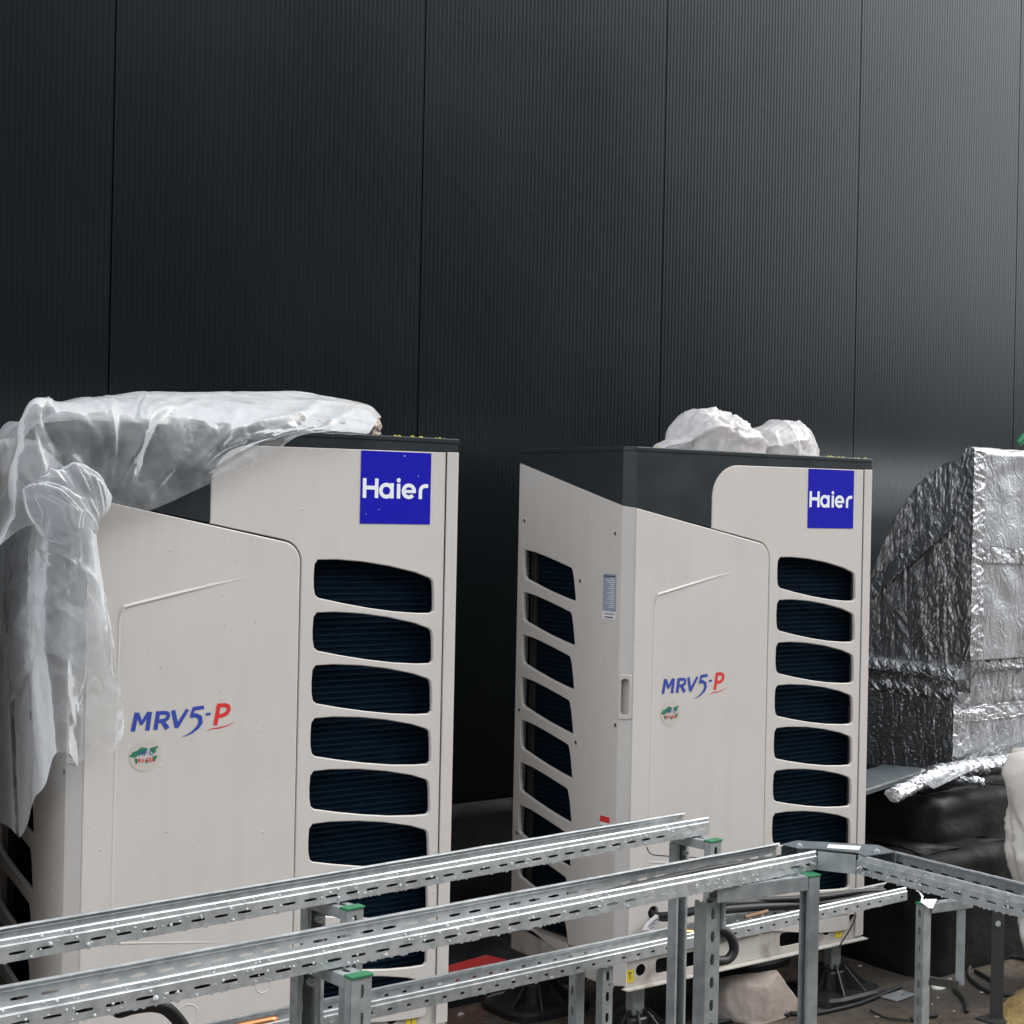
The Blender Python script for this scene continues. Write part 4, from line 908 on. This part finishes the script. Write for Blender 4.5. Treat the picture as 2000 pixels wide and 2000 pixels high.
sil = [(1266, 884), (1270, 872), (1284, 858), (1318, 846), (1328, 822), (1336, 806), (1347, 796), (1360, 801), (1372, 805), (1392, 800), (1412, 806), (1428, 818), (1444, 830), (1456, 838), (1466, 858), (1474, 856), (1486, 832), (1520, 815), (1550, 818), (1572, 832), (1584, 850), (1589, 868), (1589, 884)]
sx = [a for a, _ in sil]; sy = [b for _, b in sil]; na, nb = 220, 90; P = np.zeros((na, nb, 3))
for i in range(na):
    xp = 1266.5+(1588.5-1266.5)*i/(na-1); yp = np.interp(xp, sx, sy); q = pY(1280+(xp-1266.5)/322*296, yp, by); hz = max(q.z-zc_-.012, .002); ry = .04+.55*hz+.03*math.sin(math.pi*i/(na-1))
    for j in range(nb):
        t = math.pi*j/(nb-1); P[i, j] = (q.x, by-ry*math.copysign(abs(math.cos(t))**.8, math.cos(t)), zc_+hz*math.sin(t)**.75)
N = grid_normals(P); N *= np.sign(N[:, nb//2:nb//2+1, 2:3]+1e-9)
r_ = np.random.RandomState(17); ln_ = []
def creases(shape, Ls, Lt, seed, lines):
    """crisp tension creases: a sharp crest along each segment, given in (s along, t down) of the sheet"""
    S, T = np.meshgrid(np.linspace(0, 1, shape[1])*Ls, np.linspace(0, 1, shape[0])*Lt); h = np.zeros(shape); r = np.random.RandomState(seed)
    for (s0, t0, s1, t1, a, w) in lines:
        ax, ay, bx, by_ = s0*Ls, t0*Lt, s1*Ls, t1*Lt; dx, dy = bx-ax, by_-ay; L2 = dx*dx+dy*dy+1e-9
        u = ((S-ax)*dx+(T-ay)*dy)/L2; bend = .02*r.normal()*np.sin(np.clip(u, 0, 1)*np.pi); uc = np.clip(u, 0, 1)
        q_ = ((S-ax)*dy-(T-ay)*dx)/math.sqrt(L2); d = np.abs(q_+bend); e = np.hypot(d, (u-uc)*math.sqrt(L2))
        ww = np.where(q_ > 0, w, w*r.uniform(1.2, 3.0))
        h += a*np.exp(-e/ww)*np.sqrt(np.maximum(np.sin(np.clip(u*.9+.05, 0.0, 1.0)*np.pi), 0))
    return h
for i in range(70):
    a = r_.uniform(.02, .95); t0 = r_.uniform(.06, .55); ln_.append((t0, a, t0+r_.uniform(-.12, .30), a+r_.normal()*.16, r_.choice([-1, 1, 1])*r_.uniform(.005, .014), r_.uniform(.003, .009)))
for i in range(14):
    a = r_.uniform(.0, .40); t0 = r_.uniform(.08, .22); ln_.append((t0, a, t0+r_.normal()*.03, a+r_.uniform(.12, .35), r_.uniform(.006, .014), r_.uniform(.003, .007)))
h = creases(P.shape[:2], .34, .50, 18, ln_)+folds(P, 67, 7, 2, 1.7, .8, .25)*.014+folds(P, 63, 40, 3, 1.4, .8, .04)*.0010
h *= np.interp(np.linspace(0, 1, nb), [0, .06, .4, .5, .6, .94, 1], [.1, .8, .8, .45, .8, .8, .1])[None]
P = P+N*h[..., None]; P[:, :, 2] = np.maximum(P[:, :, 2], zc_)
bg.grid(P)
b_ = bg.build('plastic_bag', M['bagfilm'], smooth=True); tag(b_, 'crumpled white plastic bag lying on the dark top of the right unit', 'plastic bag')
lc_ = MB()
for (x0, x1, n_, Yc, z_) in ((1612, 1690, 26, YR+.03, ZB+H+.0015), (1280, 1300, 5, YR+.02, ZB+H+.0015)):
    for i in range(n_):
        p = pY(RNG.uniform(x0, x1), 880, Yc+RNG.uniform(-.02, .04)); p.z = z_; r = abs(RNG.normal(.003, .002))+.0015; lc_.drop(p, (0, 0, 1), r, 5)
tag(lc_.build('yellow_crumbs', M['lichen'], None), 'yellow-green crumbs scattered on the top of the bagged unit', 'debris', kind='stuff')
lc_ = MB()
for i in range(26):
    p = pY(RNG.uniform(770, 880), 880, YL+.02+RNG.uniform(-.015, .04)); p.z = ZB-.004+H+.0015; lc_.drop(p, (0, 0, 1), abs(RNG.normal(.003, .0015))+.0012, 5)
tag(lc_.build('yellow_crumbs', M['lichen'], None), 'yellow-green crumbs scattered on the top of the film covered unit', 'debris', kind='stuff')

# packing under the film
zl = ZB-.004+H
pk = MB(); yb = YL+.24
for (x, y, rx, ry, rz, sd) in ((250, 822, .13, .13, .055, 71), (370, 815, .15, .14, .060, 72), (500, 815, .13, .14, .058, 73)): blob(pk, tuple(pY(x, y, yb)), rx, ry, rz, sd, .16, 6, zl+.004)
pk = pk.build('packing_foam', M['foam'], smooth=True); tag(pk, 'white packing wrapped in the clear film on top of the left unit', 'packing')
pk = MB(); blob(pk, tuple(pY(655, 822, yb-.05)), .115, .12, .052, 75, .30, 9, zl+.004); blob(pk, tuple(pY(700, 836, yb-.08)), .062, .08, .040, 76, .35, 12, zl+.004)
pk = pk.build('cardboard_packing', M['card'], smooth=True); tag(pk, 'brownish crumpled packing at the right end of the clear film', 'packing')

# clear film: a drape over the top front, a curtain round the left corner and a knotted bunch
def cr_interp(cols, n):
    """Catmull-Rom through a list of equal-length point rows -> (n, rows, 3)"""
    A = np.array(cols, float); k = len(A); out = []
    for t in np.linspace(0, k-1.0001, n):
        i = int(t); f = t-i; p0, p1, p2, p3 = A[max(i-1, 0)], A[i], A[i+1], A[min(i+2, k-1)]
        out.append(.5*(2*p1+(p2-p0)*f+(2*p0-5*p1+4*p2-p3)*f*f+(3*p1-p0-3*p2+p3)*f**3))
    return np.array(out)
fm = MB(); cols = []
for (xt, yt, xh, yh) in ((-45, 1075, -75, 1240), (-12, 990, -40, 1140), (20, 905, -5, 1075), (62, 840, 45, 1030), (114, 806, 105, 1015), (202, 783, 190, 995), (259, 774, 235, 985), (300, 772, 273, 1000), (370, 771, 325, 982), (440, 770, 380, 957), (492, 769, 425, 936), (549, 767, 480, 908), (600, 771, 535, 882), (645, 779, 580, 860), (690, 786, 630, 850), (722, 797, 672, 850), (738, 820, 705, 853)):
    top_ = pY(xt, yt, yb); hem = pY(xh, yh, YL-.040); f_ = max(0, (xt-50)/690)
    back = Vector((top_.x+.02, yb+.30, zl+.004)); bk2 = top_+Vector((.01, .16, -(top_.z-zl)*.45))
    sh_ = pY(xt*.55+xh*.45, 852-20*(1-f_), YL-.022); sh_.z = max(sh_.z, zl+.010)
    if xt < 40: back = top_+Vector((.0, .25, -.02)); bk2 = top_+Vector((0, .12, -.005)); sh_ = (top_*.6+hem*.4)+Vector((-.01, -.06, 0))
    md = (top_+sh_)*.5+Vector((0, -.03, .022)); lo = (sh_+hem)*.5+Vector((0, -.012, 0))
    if hem.z > zl-.03: hem.z = max(hem.z, zl+.002) if f_ > .86 else hem.z
    cols.append([tuple(p) for p in (back, bk2, top_, md, sh_, lo, hem)])
G_ = cr_interp(cols, 170)                        # along
G_ = cr_interp(np.transpose(G_, (1, 0, 2)), 120)   # (down, along, 3)
N = grid_normals(G_)
r_ = np.random.RandomState(5); ln_ = []
for i in range(34):
    a = r_.uniform(.05, .92); t0 = r_.uniform(.42, .72); ln_.append((a, t0, a+(.33-a)*r_.uniform(.15, .55)+r_.normal()*.03, r_.uniform(.80, 1.0), r_.choice([-1, 1, 1])*r_.uniform(.006, .017), r_.uniform(.004, .012)))
for i in range(16):
    a = r_.uniform(.1, .85); t0 = r_.uniform(.25, .60); ln_.append((a, t0, a+r_.uniform(.06, .25), t0+r_.uniform(-.06, .08), r_.uniform(.003, .007), r_.uniform(.004, .009)))
h = creases(G_.shape[:2], 1.05, .75, 6, ln_)+folds(G_, 81, 2.2, 2, 1.7, .3, .5, dirs=(.80, 0, .60))*.030+folds(G_, 86, 24, 4, 1.5, .8, .03)*.0016
wgt = np.ones(G_.shape[:2]); wgt *= np.interp(np.arange(120), [0, 8, 40, 75, 119], [.1, .3, .45, .8, 1.0])[:, None]
fm.grid(G_+N*((h*wgt)[..., None]))
cols = []
for (x0, y0, x1, y1, pl_, off) in ((-150, 900, -140, 1560, 'X', -.10), (-70, 880, -70, 1575, 'X', -.085), (-20, 870, -15, 1592, 'X', -.07), (25, 858, 25, 1615, 'X', -.075), (50, 860, 48, 1632, 'X', -.060), (72, 860, 72, 1560, 'X', -.055), (92, 870, 90, 1535, 'X', -.050),
                                 (118, 900, 118, 1468, 'X', -.048), (140, 930, 148, 1496, 'Y', -.050), (160, 980, 182, 1442, 'Y', -.052), (172, 1040, 212, 1466, 'Y', -.045), (180, 1100, 238, 1424, 'Y', -.035)):
    row = []
    for j in range(7):
        f_ = j/6; x = x0+(x1-x0)*f_; y = y0+(y1-y0)*f_
        p = pX(x, y, XL+off) if pl_ == 'X' else pY(x, y, YL+off)
        sw_ = math.sin(f_*math.pi)*.020
        p += Vector((-sw_, 0, 0)) if pl_ == 'X' else Vector((0, -sw_, 0)); row.append(tuple(p))
    cols.append(row)
G_ = cr_interp(cols, 130); G_ = cr_interp(np.transpose(G_, (1, 0, 2)), 130); N = grid_normals(G_)
ln_ = []
for i in range(30):
    a = r_.uniform(.02, .98); t0 = r_.uniform(0, .45); ln_.append((a, t0, a+r_.normal()*.05, t0+r_.uniform(.25, .6), r_.choice([-1, 1])*r_.uniform(.006, .018), r_.uniform(.005, .016)))
for i in range(12):
    a = r_.uniform(.05, .8); t0 = r_.uniform(.2, .9); ln_.append((a, t0, a+r_.uniform(.08, .2), t0+r_.normal()*.08, r_.uniform(-.008, .010), r_.uniform(.004, .009)))
h = creases(G_.shape[:2], .75, .75, 7, ln_)+folds(G_*np.array([2.0, 2.0, .3]), 83, 1.5, 2, 1.7, .3, .5)*.045+folds(G_, 87, 24, 4, 1.5, .8, .03)*.0016
fm.grid(G_+N*(h[..., None]))
# second, shorter inner layer of the curtain
G2 = G_[:86, 20:118].copy(); N2 = grid_normals(G2); h2 = creases(G2.shape[:2], .6, .5, 8, [(b_, a_, d_, c_, -e_, f_) for (a_, b_, c_, d_, e_, f_) in ln_[:20]])*.6+folds(G2, 88, 3, 2, 1.5, .5, .4)*.03; fm.grid(G2+N2*((h2+.014)[..., None]))
# knotted bunch and twisted tail
def bunch(mb, c, rx, ry, rz, seed, amp, freq, n=70, m_=46):
    th = np.linspace(.02, math.pi-.02, m_)[:, None]; ph = np.linspace(0, 2*math.pi, n, endpoint=False)[None]
    B = np.stack([np.sin(th)*np.cos(ph), -np.cos(th)+0*ph, np.sin(th)*np.sin(ph)], -1); Q_ = B*np.array([rx, ry, rz])+np.array(c)
    h_ = crumple(Q_, seed, freq, 7, 1.0); return mb.grid(B*np.array([rx, ry, rz])*(1+amp*h_[..., None])+np.array(c), wrap=True)
bunch(fm, tuple(pY(134, 982, YL-.058)), .090, .030, .088, 85, .50, 5, 120, 70)
film = fm.build('plastic_film', M['film'], smooth=True); tag(film, 'clear plastic film draped over the left unit and hanging down its side', 'plastic film')
# big sack at the right edge
P = np.zeros((60, 72, 3)); prof = [(0, .10), (.06, .125), (.30, .175), (.50, .215), (.66, .235), (.78, .232), (.84, .20), (.875, .12), (.885, .02)]
for i in range(60):
    z = .84*i/59; r = np.interp(z, [a for a, _ in prof], [b for _, b in prof])
    for j in range(72):
        a = 2*math.pi*j/72; pleat = .012*math.sin(a*9+z*3)*max(0, (z-.45)/.4)+.008*math.sin(a*5+1+z*7)
        P[i, j] = ((r+pleat)*math.cos(a), (r+pleat)*math.sin(a), z)
h = crumple(P, 91, 5, 10); nn = P.copy(); nn[:, :, 2] = 0; nn /= np.linalg.norm(nn, axis=-1, keepdims=True)+1e-9
P = P+nn*(h*.015+folds(P*np.array([1, 1, .5]), 96, 6, 4, 1.6, .7, .05)*.045)[..., None]
q = pY(1963, 1600, 3.78); sk = MB().grid(P, wrap=True); sk.f.append(tuple(range(71, -1, -1))); sk.f.append(tuple(59*72+k_ for k_ in range(72)))
sk = sk.build('sack', M['sack'], loc=(q.x+.330, q.y-.02, 0), smooth=True); tag(sk, 'off-white cloth sack standing at the right edge behind the tray', 'sack')

# ================================================================== THINGS ON THE GROUND
def rock(name, loc, size, seed, mat_, label, cat):
    b = bmesh.new(); bmesh.ops.create_icosphere(b, subdivisions=5, radius=1); r = np.random.RandomState(seed); pl_ = []
    for k_ in range(8):
        d = r.normal(size=3); d[2] = abs(d[2])*.6 if k_ else 1; d /= np.linalg.norm(d); pl_.append((Vector(d), r.uniform(.52, .78)))
    for v in b.verts:
        p = v.co.copy()
        for d, o_ in pl_:
            e_ = p.dot(d)-o_
            if e_ > 0: p -= d*e_*.99
        v.co = p
    co = np.array([tuple(v.co) for v in b.verts]); h_ = crumple(co, seed, 1.6, 12)
    for v, hh_ in zip(b.verts, h_): v.co = Vector((v.co.x*size[0], v.co.y*size[1], v.co.z*size[2]))*(1+hh_*.035)
    zmin = -.35*size[2]
    for v in b.verts: v.co.z = max(v.co.z, zmin)-zmin
    me = bpy.data.meshes.new(name); b.to_mesh(me); b.free(); me.materials.append(M[mat_]); me.polygons.foreach_set('use_smooth', [True]*len(me.polygons))
    o = bpy.data.objects.new(name, me); link(o); o.location = loc; return tag(o, label, cat)
s1 = pZ(1482, 1992, 0)
st = rock('stone', (s1.x+.045, s1.y+.06, 0), (.165, .130, .140), 14, 'stone', 'pale broken stone lying on the wet ground under the bagged unit', 'stone'); st.rotation_euler = (0, 0, rad(-25))
# red plank behind the units
def plank(name, a, b, w_, h_, mat_, label):
    a = Vector(a); b = Vector(b); o = MB().bar(a, b, w_, h_).build(name, M[mat_], bevel=.004); return tag(o, label, 'plank')
plank('plank', (2.45, 4.92, .056), (3.12, 5.07, .056), .16, .045, 'redwood', 'red painted plank lying between the two units')
plank('plank', (3.20, 5.03, .045), (3.75, 5.00, .045), .10, .040, 'wood', 'bare wooden plank lying behind the bagged unit')
for lx in (2.5, 2.9): tag(MB().box(lx, lx+.06, 4.90+(lx-2.45)*.22, 5.05+(lx-2.45)*.22, 0, .032).build('batten', M['wood']), 'wooden batten under the red plank, %s' % ('nearer the left unit' if lx < 2.7 else 'nearer the bagged unit'), 'batten', 'battens under the red plank')
for lx in (3.3, 3.6): tag(MB().box(lx, lx+.05, 4.96, 5.08, 0, .0245).build('batten', M['wood']), 'wooden batten under the bare plank, %s' % ('left one' if lx < 3.5 else 'right one'), 'batten', 'battens under the bare plank')
# small steel plate with a hole
pc = pZ(1755, 1942, .01); pb_ = MB(); pb_.plate([(-.055, -.035), (.055, -.035), (.055, .035), (-.055, .035)], [rrect(.01, .03, -.006, .006, .003)], .004, lambda a, b, d: (a, b, .004-d), .0005)
pb_ = pb_.build('steel_plate', M['galv'], loc=(pc.x, pc.y, .003)); pb_.rotation_euler = (0, 0, .1); tag(pb_, 'small steel plate with a slot lying by the perforated post', 'metal plate')
pf = pZ(1835, 1930, 0); rock('foam_scrap', (pf.x, pf.y, 0), (.034, .026, .022), 9, 'foam', 'pale yellowish lump of foam on the puddle edge', 'scrap')
# sand
n_ = 70; xs = np.linspace(-.6, .6, n_); P = np.zeros((n_, n_, 3)); X_, Y_ = np.meshgrid(xs, xs, indexing='ij'); r_ = np.sqrt(X_**2+(Y_*1.15)**2)
P[:, :, 0] = X_; P[:, :, 1] = Y_; P[:, :, 2] = np.maximum(0, .26*(1-r_/.45))-.012; P[:, :, 2] += crumple(P, 95, 4, 9)*.02*(r_ < .44)
q = pZ(2000, 2000, 0); sd_ = MB().grid(P).build('sand_heap', M['sand'], loc=(q.x+.33, q.y-.12, 0), smooth=True); tag(sd_, 'heap of ochre yellow sand in the bottom right corner', 'sand heap')
# litter
lt_ = MB()
for i in range(340):
    x, y = RNG.uniform(1.8, 5.2), RNG.uniform(3.2, 5.0); r = abs(RNG.normal(.004, .004))+.0015; p = Vector((x, y, 0)); hh_ = r*RNG.uniform(.3, .9); a_ = RNG.uniform(0, 6.28)
    vs = [p+Vector((math.cos(a_+k_*2.1)*r*RNG.uniform(.6, 1.6), math.sin(a_+k_*2.1)*r*RNG.uniform(.6, 1.6), .0005)) for k_ in range(3)]+[p+Vector((RNG.uniform(-r, r)*.4, RNG.uniform(-r, r)*.4, hh_))]
    lt_.add(vs, [(0, 1, 3), (1, 2, 3), (2, 0, 3)])
tag(lt_.build('litter', M['crumb']), 'pale crumbs and chips scattered over the wet ground', 'debris', kind='stuff')
